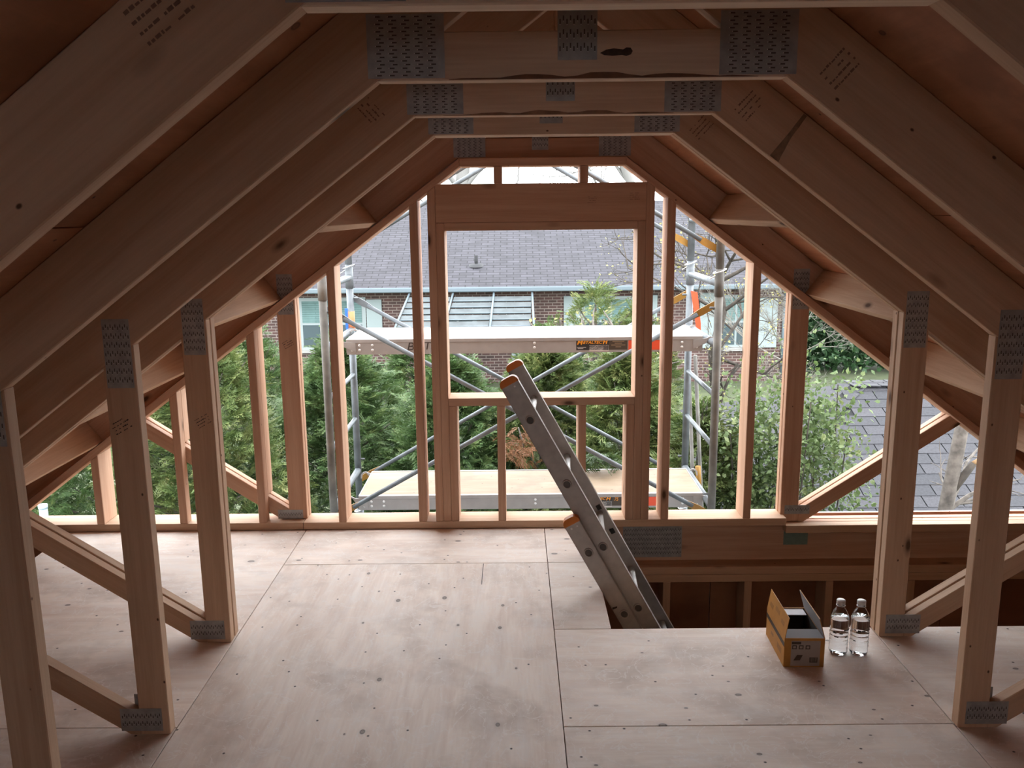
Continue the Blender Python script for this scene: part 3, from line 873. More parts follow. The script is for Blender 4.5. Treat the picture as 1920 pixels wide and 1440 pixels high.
# ------------------------------------------------------------------ water bottles
def bottle(x, y, label, fill):
    b = thing('water_bottle', (x, y, 0.0), label, 'bottle', 'water bottles beside the box')
    r = 0.0315
    prof = [(0.0, 0.004), (0.012, 0.003), (0.022, 0.0005), (0.0285, 0.004), (r, 0.013), (r * 0.985, 0.030)]
    z = 0.032
    for i in range(4):
        prof += [(r, z), (r, z + 0.006), (r * 0.945, z + 0.009), (r * 0.945, z + 0.011)]
        z += 0.0145
    prof += [(r, z), (r, 0.118), (r * 1.0, 0.130), (r * 0.93, 0.145), (r * 0.72, 0.160), (r * 0.46, 0.172), (0.0125, 0.178), (0.0125, 0.186)]
    outer = prof
    inner = [(max(q - 0.0008, 0.0), zz + 0.0006) for q, zz in prof][::-1]
    inner[-1] = (0.0, 0.0048)
    lathe('body', outer + [(0.0117, 0.1866)] + inner, 'pet', b, (x, y, 0.0003), 32)
    wi = [(0.0, 0.0052)] + [(max(q - 0.0011, 0.0), zz + 0.0010) for q, zz in prof[1:] if zz < fill]
    q_at = wi[-1][0]
    lathe('water', wi + [(q_at, fill), (0.0, fill)], 'water', b, (x, y, 0.0003), 32)
    lathe('cap', [(0.0, 0.2005), (0.0135, 0.2005), (0.0148, 0.199), (0.0150, 0.1875), (0.0140, 0.186), (0.0, 0.186)], 'cap', b, (x, y, 0.0003), 24)
    lathe('neck_ring', [(0.0130, 0.1790), (0.0155, 0.1795), (0.0155, 0.1815), (0.0130, 0.182)], 'cap', b, (x, y, 0.0003), 24)
    rn = random.Random(int(x * 1000))
    for i in range(7):
        a = -math.pi / 2 + rn.uniform(-1.0, 1.0)
        zz = rn.choice([0.060, 0.074, 0.088, 0.100])
        wv = rn.uniform(0.006, 0.014)
        card('label_print', wv, 0.0003, 0.0035, T((x + math.cos(a) * (r + 0.0007), y + math.sin(a) * (r + 0.0007), zz)) @ Matrix.Rotation(a + math.pi / 2, 4, 'Z'), 'dark', b)
bottle(1.055, 2.802, 'clear plastic water bottle next to the yellow box', 0.137)
bottle(1.124, 2.796, 'clear plastic water bottle nearest the truss post', 0.139)

# ------------------------------------------------------------------ scaffold outside the gable
NY, FY = 4.50, 5.25
PR = 0.0215
def frame(x, z0, z1, bars, label, mat_near='steel', brk=None):
    t = thing('scaffold_section', (x, (NY + FY) / 2, z0), label, 'scaffold frame', 'tubular scaffold frames')
    tube('leg', [(x, NY, z0), (x, NY, z1)], PR, mat_near, t, 16)
    tube('leg', [(x, FY, z0), (x, FY, z1)], PR, 'steel', t, 16)
    for zz, rr in bars:
        tube('cross_bar', [(x, NY + 0.015, zz), (x, FY - 0.015, zz)], rr, 'steel', t, 12)
    for yy in (NY, FY):
        tube('coupling_collar', [(x, yy, z1 - 0.14), (x, yy, z1 - 0.015)], PR + 0.003, mat_near if yy == NY else 'steel', t, 16)
        pth = [(x + 0.034 * math.cos(a), yy + 0.034 * math.sin(a), z1 - 0.01 + 0.012 * math.cos(a)) for a in [i * math.pi / 6 for i in range(12)]]
        tube('locking_clip', pth + [(x - 0.05, yy, z1 - 0.05)], 0.0032, 'rung', t, 6)
    for yy in (NY, FY):
        for zz in (z0 + 0.32, z1 - 0.20):
            tube('brace_stud', [(x, yy, zz), (x + (0.045 if x < 0 else -0.045), yy, zz)], 0.006, 'steel', t, 8)
    return t
bars = [(1.16, 0.020), (0.838, 0.0205), (0.565, 0.0135), (0.285, 0.0135), (-0.052, 0.0205)]
XL, XR = -1.070, 0.993
frame(XL, -0.30, 1.235, bars, 'galvanised scaffold frame left of the planks, level with the window', 'rusty')
frame(XR, -0.30, 1.235, bars, 'galvanised scaffold frame right of the planks, level with the window', 'rusty')
frame(XL, 1.237, 2.77, [(z + 1.535, r) for z, r in bars], 'upper scaffold frame on the left')
frame(XR, 1.237, 2.77, [(z + 1.535, r) for z, r in bars], 'upper scaffold frame on the right', 'rusty')
frame(XL, -2.99, -0.302, [(z - 1.6, r) for z, r in bars], 'lower scaffold frame standing on the ground on the left')
frame(XR, -2.99, -0.302, [(z - 1.6, r) for z, r in bars], 'lower scaffold frame standing on the ground on the right')
def brace(y, za, zb, label, off=0.0):
    t = thing('cross_brace', ((XL + XR) / 2, y, (za + zb) / 2), label, 'cross brace', 'scaffold cross braces')
    yy = y + 0.028
    for s, (p, q) in enumerate((((XL + 0.01, za), (XR - 0.01, zb)), ((XL + 0.01, zb), (XR - 0.01, za)))):
        P0, P1 = Vector((p[0], yy + s * 0.028, p[1])), Vector((q[0], yy + s * 0.028, q[1]))
        dd = (P1 - P0).normalized()
        tube('bar', [P0 + dd * 0.10, P1 - dd * 0.10], 0.0125, 'steel', t, 10)
        for A_, B_ in ((P0, P0 + dd * 0.14), (P1, P1 - dd * 0.14)):
            u = dd.cross(Vector((0, 1, 0)))
            bm = bmesh.new()
            L = (B_ - A_).length
            sg = 1 if A_ is P0 else -1
            extr(bm, [(-0.02, -0.017), (L * 0.55, -0.019), (L, -0.012), (L, 0.012), (L * 0.55, 0.019), (-0.02, 0.017)], -0.004, 0.004)
            ang = math.atan2((B_ - A_).z, (B_ - A_).x)
            bmesh.ops.recalc_face_normals(bm, faces=bm.faces)
            link('flattened_end', bm_mesh('flattened_end', bm), 'yellow' if (A_.x > 0 or A_.z < 0.5) else 'steel', t, T(A_) @ Matrix.Rotation(-ang, 4, 'Y'))
    return t
brace(NY, 1.045, -0.105, 'steel cross brace passing in front of both planks')
brace(FY, 1.035, -0.125, 'steel cross brace behind both planks')
brace(NY, 2.53, 1.335, 'upper steel cross brace on the near side of the scaffold')
brace(FY, 2.51, 1.335, 'upper steel cross brace on the far side of the scaffold')

def text_fit(name, body, x0, x1, z0, z1, y, mat, par, shear=0.0, bold=0.0):
    o = text(name, body, 0.05, mat, par, T((0, 0, 0)), shear, 1.0, bold)
    me = o.data
    vs = np.array([v.co[:] for v in me.vertices])
    mn, mx = vs.min(0), vs.max(0)
    S = Matrix.Diagonal(((x1 - x0) / (mx[0] - mn[0]), (z1 - z0) / (mx[1] - mn[1]), 1, 1))
    me.transform(S @ T((-mn[0], -mn[1], 0)))
    mw = T((x0, y, z0)) @ Matrix.Rotation(math.pi / 2, 4, 'X')
    o.matrix_local = WM[par.name].inverted() @ mw
    WM[o.name] = mw
    return o

def plank(zt, label, deckmat, scrawl, ox=0.0):
    y0, y1, xa, xb = 4.64, 5.12, -0.985 + ox, 0.945 + ox
    t = thing('scaffold_plank', ((xa + xb) / 2, (y0 + y1) / 2, zt), label, 'scaffold plank', 'aluminium scaffold planks')
    box('deck', (xa + 0.004, y0 + 0.012, zt - 0.016), (xb - 0.004, y1 - 0.012, zt - 0.002), deckmat, t, 'x', 0)
    for s, yy in ((1, y0), (-1, y1)):
        bm = bmesh.new()
        prof = [(0, 0), (s * 0.018, 0), (s * 0.018, -0.003), (s * 0.004, -0.003), (s * 0.004, -0.080), (s * 0.016, -0.080), (s * 0.016, -0.084), (0, -0.084), (0, -0.022), (-s * 0.003, -0.018), (-s * 0.003, -0.002)]
        A = [bm.verts.new((xa, p[0], p[1])) for p in prof]
        B = [bm.verts.new((xb, p[0], p[1])) for p in prof]
        bm.faces.new(A); bm.faces.new(B[::-1])
        for i in range(len(prof)):
            j = (i + 1) % len(prof)
            bm.faces.new((A[j], A[i], B[i], B[j]))
        bmesh.ops.recalc_face_normals(bm, faces=bm.faces)
        rl = link('side_rail', bm_mesh('side_rail', bm), 'alu', t, T((0, yy, zt)))
        if s == 1:
            near = rl
        for xe, sg in ((xa, -1), (xb, 1)):
            hk = [(xe - sg * 0.05, zt - 0.020), (xe + sg * 0.022, zt - 0.012), (xe + sg * 0.040, zt - 0.002), (xe + sg * 0.058, zt - 0.006), (xe + sg * 0.072, zt - 0.022), (xe + sg * 0.074, zt - 0.046),
                  (xe + sg * 0.066, zt - 0.046), (xe + sg * 0.062, zt - 0.024), (xe + sg * 0.050, zt - 0.012), (xe + sg * 0.036, zt - 0.012), (xe + sg * 0.018, zt - 0.040), (xe - sg * 0.05, zt - 0.070)]
            h_ = prism('hook', hk, yy + min(0, s * 0.006) - 0.006 * (s > 0), yy + max(0, s * 0.006) - 0.006 * (s > 0), 'alu', t, 0, 0)
    for xe in (xa, xb):
        box('end_rail', (xe - 0.003, y0 + 0.004, zt - 0.075), (xe + 0.003, y1 - 0.004, zt - 0.001), 'alu', t, 'y', 0)
    yf = y0 - 0.0008
    for xr in (xa + 0.03, xa + 0.07, xa + 0.14, xb - 0.03, xb - 0.11, 0.035):
        for zr in (-0.034, -0.060):
            if abs(xr - 0.035) < 0.001:
                zr *= 0.9
            mw = T((xr, yf, zt + zr)) @ Matrix.Rotation(math.pi / 2, 4, 'X')
            rv = lathe('rivet', [(0.0075, 0.0), (0.007, 0.002), (0.004, 0.0035), (0.0, 0.004)], 'rung', near, (0, 0, 0), 12)
            rv.matrix_local = WM[near.name].inverted() @ mw
    def lab(name, x0, x1, z0, z1, mat):
        return box(name, (x0 + ox, yf - 0.0003, zt + z0), (x1 + ox, yf + 0.0006, zt + z1), mat, near, 'x', 0)
    lab('maker_label', 0.262, 0.440, -0.071, -0.012, 'label_black')
    lab('rating_label', 0.440, 0.540, -0.071, -0.012, 'label_brown')
    lab('white_sticker', 0.333, 0.438, -0.078, -0.044, 'label_grey')
    lab('red_sticker', 0.545, 0.730, -0.073, -0.012, 'red')
    for i in range(5):
        lab('barcode', 0.409 + i * 0.0055, 0.412 + i * 0.0055, -0.072, -0.047, 'label_black').location.y -= 0.0006
    yt = yf - 0.0009
    text_fit('lettering', 'M', 0.266 + ox, 0.299 + ox, zt - 0.041, zt - 0.018, yt, 'label_orange', near, 0.25, 0.002)
    text_fit('lettering', 'ETALTEC', 0.299 + ox, 0.404 + ox, zt - 0.037, zt - 0.021, yt, 'label_orange', near, 0.25, 0.001)
    text_fit('lettering', 'H', 0.405 + ox, 0.433 + ox, zt - 0.039, zt - 0.015, yt, 'label_orange', near, 0.25, 0.002)
    if not scrawl:
        text_fit('lettering', '75', 0.452 + ox, 0.474 + ox, zt - 0.042, zt - 0.022, yt, 'label_orange', near, 0.2)
    for i, (xa_, xb_) in enumerate(((0.458, 0.522), (0.470, 0.510), (0.452, 0.528), (0.475, 0.505))):
        if scrawl:
            lab('small_print', xa_, xb_, -0.027 - 0.010 * i, -0.023 - 0.010 * i, plain('print_brown', (0.25, 0.17, 0.10), 0.6)).location.y -= 0.0006
    lab('small_print', 0.266, 0.315, -0.058, -0.055, 'label_grey').location.y -= 0.0006
    lab('small_print', 0.270, 0.300, -0.064, -0.061, 'label_grey').location.y -= 0.0006
    if scrawl:
        text_fit('marker_letter', 'B', -0.655, -0.618, zt - 0.062, zt - 0.020, yt, 'ink', near, 0.2)
        text_fit('marker_letter', 'TS', -0.560, -0.497, zt - 0.060, zt - 0.016, yt, 'ink', near, 0.2)
    return t
plank(0.868, 'upper scaffold plank with marker letters on its aluminium edge', plain('overexposed_deck', (0.42, 0.375, 0.36), 0.6, 0, 0.10, 5), True)  # plywood deck, its overexposed look put into the brighter colour
plank(-0.020, 'lower scaffold plank with a bare plywood deck', 'ply_plank', False, 0.028)

# coloured strap on the far right leg, tape flags on the far left leg
st = thing('red_strap', (XR + 0.03, FY, 0.6), 'red plastic strap hanging from the far scaffold leg on the right', 'strap')
prism('strap', [(XR + 0.000, 1.06), (XR + 0.040, 1.05), (XR + 0.066, 0.86), (XR + 0.072, 0.70), (XR + 0.052, 0.70), (XR + 0.035, 0.86)], FY - 0.030, FY - 0.026, 'red', st, None, 0)
st2 = thing('tape_flag', (XL + 0.01, FY - 0.03, 0.85), 'blue and orange tape wrapped round the far scaffold leg on the left', 'tape')
tube('orange_wrap', [(XL, FY, 0.835), (XL, FY, 0.955)], PR + 0.002, plain('faded_orange', (0.62, 0.22, 0.09), 0.6), st2, 14)
prism('blue_tail', [(XL - 0.030, 0.975), (XL - 0.012, 0.975), (XL - 0.014, 0.86), (XL - 0.022, 0.82), (XL - 0.030, 0.86)], FY - 0.028, FY - 0.025, 'blue', st2, None, 0)
sb = thing('spare_brace', (1.16, 5.6, -3.0), 'bundle of spare brace bars with a yellow end leaning beside the right scaffold leg', 'brace bars')
for dx in (0.0, 0.045):
    tube('bar', [(1.045 + dx, 5.50, 0.62), (1.20 + dx * 1.4, 5.56, -1.6), (1.29 + dx * 1.5, 5.6, -2.99)], 0.0125, 'rusty', sb, 8)
tube('yellow_end', [(1.128, 5.49, -0.12), (1.142, 5.49, -0.30)], 0.018, 'yellow', sb, 8)
pp = thing('steel_pipe', (-2.95, 5.0, -3.0), 'pale blue pipe top standing outside the left end of the plate', 'pipe')
tube('pipe', [(-2.95, 5.0, -2.99), (-2.95, 5.0, -0.18)], 0.024, plain('pale_blue_pipe', (0.36, 0.48, 0.58), 0.45), pp, 16)
tube('rim', [(-2.95, 5.0, -0.20), (-2.95, 5.0, -0.176)], 0.027, plain('pale_blue_rim', (0.42, 0.54, 0.62), 0.45), pp, 16)

# ------------------------------------------------------------------ ground
GZ = -3.0
bm = bmesh.new()
bmesh.ops.create_grid(bm, x_segments=1, y_segments=1, size=60)
gr = link('ground', bm_mesh('ground', bm), 'lawn', None, T((0, 30, GZ)))
tag(gr, 'short lawn between the houses', None, None, 'structure')

# ------------------------------------------------------------------ brick house across the yard
HY = 23.0
hs = thing('brick_house', (-1.0, HY + 5, GZ), 'red brick bungalow with a mauve grey shingle roof behind the cedars', 'house')
box('wall', (-11.0, HY, GZ), (7.25, HY + 0.3, -0.36), 'brick', hs, 'x', 0)
box('wall', (6.95, HY + 0.301, GZ), (7.25, HY + 9.6, -0.36), 'brick', hs, 'x', 0)
box('wall', (-11.0, HY + 0.301, GZ), (-10.7, HY + 9.6, -0.36), 'brick', hs, 'x', 0)
RS = 0.435
ye, yr = HY - 0.50, HY + 4.6
sl_len = math.hypot(yr - ye, (yr - ye) * RS)
an = math.atan(RS)
for sgn, yb_ in ((1, ye), (-1, 2 * yr - ye)):
    bm = bmesh.new()
    bmesh.ops.create_cube(bm, size=1.0)
    bmesh.ops.scale(bm, vec=(18.9, sl_len, 0.03), verts=bm.verts)
    zc_ = -0.36 + (yr - ye) * RS / 2
    link('roof', bm_mesh('roof', bm), 'far_shingle', hs, T((-1.9, (yb_ + yr) / 2, zc_)) @ Matrix.Rotation(sgn * an, 4, 'X'))
box('soffit', (-11.3, ye, -0.46), (7.55, HY, -0.42), 'gutter', hs, 'x', 0)
bm = bmesh.new()
gp = [(0, 0), (-0.11, 0.0), (-0.125, 0.02), (-0.125, 0.10), (-0.115, 0.13), (-0.10, 0.13), (-0.10, 0.02), (0, 0.02)]
A = [bm.verts.new((-11.3, p[0], p[1])) for p in gp]; B = [bm.verts.new((7.55, p[0], p[1])) for p in gp]
bm.faces.new(A); bm.faces.new(B[::-1])
for i in range(len(gp)):
    j = (i + 1) % len(gp)
    bm.faces.new((A[j], A[i], B[i], B[j]))
bmesh.ops.recalc_face_normals(bm, faces=bm.faces)
link('gutter', bm_mesh('gutter', bm), 'gutter', hs, T((0, ye, -0.46)))
tube('downpipe', [(7.1, HY - 0.05, -0.47), (7.1, HY - 0.05, GZ + 0.2)], 0.045, 'gutter', hs, 10)
vp = tube('vent_pipe', [(-1.11, 23.66, 0.10), (-1.11, 23.66, 0.42)], 0.05, plain('vent_grey', (0.018, 0.018, 0.02), 0.8), hs, 12)
lathe('flashing', [(0.0, 0.02), (0.19, 0.0), (0.22, -0.08)], plain('flashing_grey', (0.022, 0.022, 0.025), 0.6), hs, (-1.11, 23.66, 0.185), 20)
def window(x0, x1, z0, z1, split, name='window', blind=True, zmid=None):
    yf = HY - 0.03
    fr = box(name, (x0, yf, z0), (x1, HY + 0.05, z1), 'frame_white', hs, 'x', 0)
    xs_ = [x0 + 0.08] + split + [x1 - 0.08]
    zmid = zmid or (z0 + z1) / 2
    for a, b in zip(xs_[:-1], xs_[1:]):
        box('pane', (a + 0.03, yf - 0.012, zmid + 0.03), (b - 0.03, yf + 0.004, z1 - 0.09), 'blind' if blind else 'pane', fr, 'x', 0)
        box('pane', (a + 0.03, yf - 0.012, z0 + 0.09), (b - 0.03, yf + 0.004, zmid - 0.03), 'pane', fr, 'x', 0)
    box('sill', (x0 - 0.08, yf - 0.06, z0 - 0.08), (x1 + 0.08, yf, z0), 'concrete', fr, 'x', 0)
    return fr
def shutter(x0, x1, z0, z1):
    box('shutter', (x0, HY - 0.045, z0), (x1, HY - 0.002, z1), 'shutter', hs, 'x', 0.006)
window(-5.86, -4.05, -2.02, -0.62, [-5.0])
shutter(-4.03, -3.62, -2.02, -0.68)
shutter(-6.30, -5.88, -2.02, -0.68)
window(1.69, 3.30, -1.95, -0.66, [2.49], blind=True, zmid=-1.32)
shutter(1.23, 1.67, -1.95, -0.64)
shutter(3.32, 3.72, -1.95, -0.64)
window(5.32, 6.30, -2.08, -0.66, [5.83])
shutter(4.86, 5.29, -2.08, -0.60)
shutter(6.34, 6.93, -2.08, -0.72)
window(-0.17, 0.50, -2.75, -2.10, [0.16], blind=False)
window(-2.10, -1.10, -2.0, -1.15, [-1.6], blind=False)
# white slatted patio awning on the wall
aw = thing('patio_awning', (-1.2, 22.0, GZ), 'grey slatted patio awning with white bars against the brick house', 'awning')
y0a, z0a, y1a, z1a = 22.45, -0.50, 20.4, -1.16
def ap(x, f, lift=0.0):
    return Vector((x, y0a + (y1a - y0a) * f, z0a + (z1a - z0a) * f + lift))
cols = [(-2.78, -1.72), (-1.62, -0.62), (-0.60, 0.36)]
for xx, dx in ((-2.80, -0.14), (-1.67, -0.10), (-0.61, -0.06), (0.38, 0.0)):
    tube('bar', [ap(xx, 0, 0.02), ap(xx + dx, 1, 0.02)], 0.028, 'gutter', aw, 8)
for ci, (xa, xb) in enumerate(cols):
    for i in range(5):
        f0 = 0.10 + i * 0.175
        f1 = f0 + 0.135
        q = [ap(xa - 0.12 * f0, f0), ap(xb - 0.06 * f0, f0), ap(xb - 0.06 * f1, f1), ap(xa - 0.12 * f1, f1)]
        c = sum(q, Vector()) / 4
        V = [tuple(v - c) for v in q] + [tuple(v - c - Vector((0, 0, 0.02))) for v in q]
        me = bpy.data.meshes.new('slat')
        me.from_pydata(V, [], [(0, 1, 2, 3), (7, 6, 5, 4), (0, 4, 5, 1), (1, 5, 6, 2), (2, 6, 7, 3), (3, 7, 4, 0)])
        link('slat', me, 'panel', aw, T(c))
        tube('purlin', [ap(xa - 0.12 * f1, f1 + 0.01, 0.015), ap(xb - 0.06 * f1, f1 + 0.01, 0.015)], 0.013, 'gutter', aw, 6)
for xx in (-2.9, 0.38):
    tube('post', [ap(xx, 1.0), Vector((xx, y1a, GZ))], 0.04, 'frame_white', aw, 8)
box('fascia', (-2.95, y1a - 0.05, z1a - 0.09), (0.42, y1a, z1a + 0.02), 'panel', aw, 'x', 0)
box('roof_panel', (-3.6, y1a - 1.1, z1a - 0.16), (1.9, y1a - 0.06, z1a - 0.10), 'panel', aw, 'x', 0)

# ------------------------------------------------------------------ garage roof on the right
RZ, RYg = -0.175, 8.55
gx0, gx1 = 3.33, 8.0
EYf = 6.55
SG = 0.417
garage = thing('garage', (5.5, RYg, GZ), 'hip roofed garage with grey asphalt shingles next door', 'garage')
run = RYg - EYf
ez = RZ - run * SG
def quad(name, q, mat, par, th_=0.02):
    c = sum((Vector(v) for v in q), Vector()) / 4
    nrm = (Vector(q[1]) - Vector(q[0])).cross(Vector(q[3]) - Vector(q[0])).normalized()
    V = [tuple(Vector(v) - c) for v in q] + [tuple(Vector(v) - c - nrm * th_) for v in q]
    me = bpy.data.meshes.new(name)
    me.from_pydata(V, [], [(0, 1, 2, 3), (7, 6, 5, 4), (0, 4, 5, 1), (1, 5, 6, 2), (2, 6, 7, 3), (3, 7, 4, 0)])
    return link(name, me, mat, par, T(c))
quad('roof_slope', [(gx0 - run, EYf, ez), (gx1 + run, EYf, ez), (gx1, RYg, RZ), (gx0, RYg, RZ)], 'shingle_gap', garage)
quad('roof_slope', [(gx0 - run, RYg + run, ez), (gx0 - run, EYf, ez), (gx0, RYg, RZ), (gx0, RYg + 0.001, RZ)], 'shingle', garage)
quad('roof_slope', [(gx1 + run, RYg + run, ez), (gx0 - run, RYg + run, ez), (gx0, RYg, RZ), (gx1, RYg, RZ)], 'shingle', garage)
box('wall', (gx0 - run + 0.3, EYf + 0.3, GZ), (gx1 + run - 0.3, RYg + run - 0.3, ez - 0.02), 'gutter', garage, 'x', 0)
ang_g = math.atan(SG)
bm = bmesh.new()
bmesh.ops.create_cube(bm, size=1.0)
bmesh.ops.scale(bm, vec=(0.294, 0.160, 0.007), verts=bm.verts)
shm = bm_mesh('shingle', bm)
shm.materials.append(M['shingle'])
exp_ = 0.142
slope_len = run / math.cos(ang_g)
ncount = 0
row = 0
u = 0.10
rows_left = []
while u < slope_len:
    yy = RYg - u * math.cos(ang_g)
    zz = RZ - u * math.sin(ang_g)
    xh = gx0 - (RYg - yy)                          # hip line at this depth
    x = 1.35 + (0.152 if row % 2 else 0.0) + random.uniform(-0.03, 0.03)
    xmax = 0.70 * yy + 0.35
    while x < xmax:
        if x - 0.16 > xh + 0.02 and ncount < 298 and x > 0.235 * yy:
            o = link('shingle', shm, None, garage, T((x, yy, zz + 0.008)) @ Matrix.Rotation(ang_g - 0.035, 4, 'X'))
            ncount += 1
        x += 0.3045
    u += exp_
    row += 1
bm = bmesh.new()
bmesh.ops.create_cube(bm, size=1.0)
bmesh.ops.scale(bm, vec=(0.132, 0.30, 0.008), verts=bm.verts)
for v in bm.verts:
    v.co.z -= abs(v.co.y) * 0.42 - 0.03
cpm = bm_mesh('ridge_cap', bm)
cpm.materials.append(M['shingle'])
for i in range(26):
    link('ridge_cap', cpm, None, garage, T((gx0 + 0.02 + i * 0.137, RYg, RZ + 0.02)) @ Matrix.Rotation(0.03, 4, 'Y'))
for i in range(15):
    s = 0.1 + i * 0.16
    link('ridge_cap', cpm, None, garage, T((gx0 - s * 0.68, RYg - s * 0.68, RZ - s * 0.68 * SG + 0.012)) @ Matrix.Rotation(math.radians(45), 4, 'Z') @ Matrix.Rotation(-0.29, 4, 'Y'))

# ------------------------------------------------------------------ vegetation
def spray_template(pairs=8, seed=0):
    rn = random.Random(seed)
    V, Q = [], []
    def dia(p, d, L, w, dz):
        b = len(V)
        px, py = -d[1], d[0]
        m_ = (p[0] + d[0] * L * 0.45, p[1] + d[1] * L * 0.45)
        V.append((p[0], p[1], -0.25 * (p[0] ** 2)))
        V.append((m_[0] + px * w, m_[1] + py * w, -0.25 * m_[0] ** 2 + dz))
        V.append((p[0] + d[0] * L, p[1] + d[1] * L, -0.25 * (p[0] + d[0] * L) ** 2 + dz * 0.5))
        V.append((m_[0] - px * w, m_[1] - py * w, -0.25 * m_[0] ** 2 - dz))
        Q.append((b, b + 1, b + 2, b + 3))
    for i in range(pairs):
        t = 0.06 + 0.9 * i / pairs
        for s in (-1, 1):
            a = math.radians(rn.uniform(32, 55)) * s
            d = (math.cos(a), math.sin(a))
            L = (0.48 * (1 - t * 0.62)) * rn.uniform(0.8, 1.15)
            p = (t, 0.0)
            dia(p, d, L, 0.030, rn.uniform(-0.02, 0.02))
            q = (p[0] + d[0] * L * 0.4, p[1] + d[1] * L * 0.4)
            a2 = a - s * math.radians(38)
            dia(q, (math.cos(a2), math.sin(a2)), L * 0.55, 0.026, rn.uniform(-0.02, 0.02))
    dia((0.0, 0.0), (1, 0), 1.05, 0.022, 0)
    return np.array(V, dtype=np.float32), np.array(Q, dtype=np.int32)
SPR = [spray_template(7, s) for s in range(4)]
def rotmats(dirs, roll):
    d = dirs / np.linalg.norm(dirs, axis=1, keepdims=True)
    up = np.tile(np.array([[0, 0, 1.0]]), (len(d), 1))
    w = np.cross(up, d)
    w /= np.linalg.norm(w, axis=1, keepdims=True) + 1e-9
    n = np.cross(d, w)
    c, s = np.cos(roll)[:, None], np.sin(roll)[:, None]
    w2, n2 = w * c + n * s, -w * s + n * c
    return np.stack([d, w2, n2], axis=2)
def scatter(name, pos, dirs, roll, scale, mat, parent, origin, templates=SPR):
    org = np.array(origin)
    Rm = rotmats(dirs, roll)
    which = RNG.integers(0, len(templates), len(pos))
    VV, QQ, off = [], [], 0
    for ti, (tv, tq) in enumerate(templates):
        idx = np.where(which == ti)[0]
        if len(idx) == 0:
            continue
        v = np.einsum('nij,kj->nki', Rm[idx], tv) * scale[idx][:, None, None] + (pos[idx] - org)[:, None, :]
        q = tq[None] + (np.arange(len(idx)) * len(tv))[:, None, None] + off
        VV.append(v.reshape(-1, 3)); QQ.append(q.reshape(-1, tq.shape[1]))
        off += v.shape[0] * v.shape[1]
    me = np_mesh(name, np.concatenate(VV), np.concatenate(QQ))
    o = link(name, me, mat, parent, T(origin))
    o['kind'] = 'stuff'
    return o

def cedar(x, y, top, rad, n, label, mat='cedar', lean=0.0):
    h = top - GZ
    n = int(n * 1.5)
    t = thing('cedar_tree', (x, y, GZ), label, 'cedar tree', 'cedars behind the scaffold')
    tr = [((x, y, GZ), 0.11), ((x + lean * 0.3, y, GZ + h * 0.4), 0.08), ((x + lean * 0.7, y, GZ + h * 0.75), 0.045), ((x + lean, y, top - 0.1), 0.01)]
    tube('trunk', [p for p, r in tr], [r for p, r in tr], 'bark_d', t, 8)
    # boughs
    br = []
    bough = []
    nb = 46
    for i in range(nb):
        f = RNG.uniform(0.12, 0.97)
        a = RNG.uniform(0, 2 * math.pi)
        R_ = rad * (1 - f ** 1.9) ** 0.75 * RNG.uniform(0.75, 1.15)
        z = GZ + h * f
        bx = x + lean * f
        p0 = Vector((bx, y, z - 0.15))
        p1 = Vector((bx + math.cos(a) * R_ * 0.5, y + math.sin(a) * R_ * 0.5, z))
        p2 = Vector((bx + math.cos(a) * R_, y + math.sin(a) * R_, z + 0.12 + 0.15 * f))
        br.append(([p0, p1, p2], [0.018, 0.011, 0.004]))
        bough.append((p0, p1, p2))
    multi_tube('boughs', br, 'bark', t, 5, (x, y, GZ))
    # sprays: part along boughs, part on the crown shell
    f = RNG.uniform(0.30, 1.0, n) ** 0.8
    a = RNG.uniform(0, 2 * np.pi, n)
    near = RNG.random(n) < 0.45
    a = np.where(near, -np.pi / 2 + RNG.uniform(-1.5, 1.5, n), a)
    lump = 1 + 0.22 * np.sin(a * 3 + f * 9 + x) + 0.16 * np.sin(a * 5 - f * 17 + y)
    R_ = rad * np.clip(1 - f ** 1.9, 0, 1) ** 0.75 * lump
    rr = R_ * (1 - RNG.random(n) ** 2.2 * 0.55)
    pos = np.stack([x + lean * f + np.cos(a) * rr, y + np.sin(a) * rr, GZ + h * f + RNG.normal(0, 0.05, n)], 1)
    dirs = np.stack([np.cos(a) + RNG.normal(0, 0.45, n), np.sin(a) + RNG.normal(0, 0.45, n), 0.35 + 0.5 * f + RNG.normal(0, 0.45, n)], 1)
    scatter('foliage', pos, dirs, RNG.normal(0, 0.8, n), RNG.uniform(0.10, 0.23, n), mat, t, (x, y, GZ))
    return t
cedar(-5.2, 8.6, 0.60, 1.25, 1700, 'cedar at the far left end of the row', 'cedar_d')
cedar(-3.75, 7.9, 0.55, 1.15, 2000, 'broad cedar left of the knee wall posts', 'cedar_d')
cedar(-2.75, 7.3, 0.62, 0.95, 1900, 'tall cedar seen between the two left studs', 'cedar')
cedar(-1.75, 8.1, 0.28, 1.05, 2000, 'dark green cedar directly left of the scaffold frame', 'cedar_d')
cedar(-0.75, 7.6, 0.20, 0.90, 2000, 'cedar under the left half of the upper plank', 'cedar_d', 0.1)
cedar(0.20, 7.9, 0.24, 0.90, 2000, 'yellowish cedar behind the ladder top', 'cedar')
cedar(0.92, 7.3, 0.28, 0.75, 1900, 'cedar under the right half of the upper plank', 'cedar', -0.05)
cedar(1.30, 6.25, 0.02, 0.58, 900, 'low cedar right of the scaffold close to the wall', 'cedar')
cedar(1.62, 11.9, 0.10, 0.85, 1100, 'cedar right of the scaffold in front of the brick wall', 'cedar')
cedar(0.98, 11.2, 0.50, 1.35, 480, 'feathery cedar whose tips reach above the upper plank on the right', 'cedar')
cedar(-3.2, 9.9, 0.15, 1.25, 1500, 'dark cedar in the second row on the left', 'cedar_d')
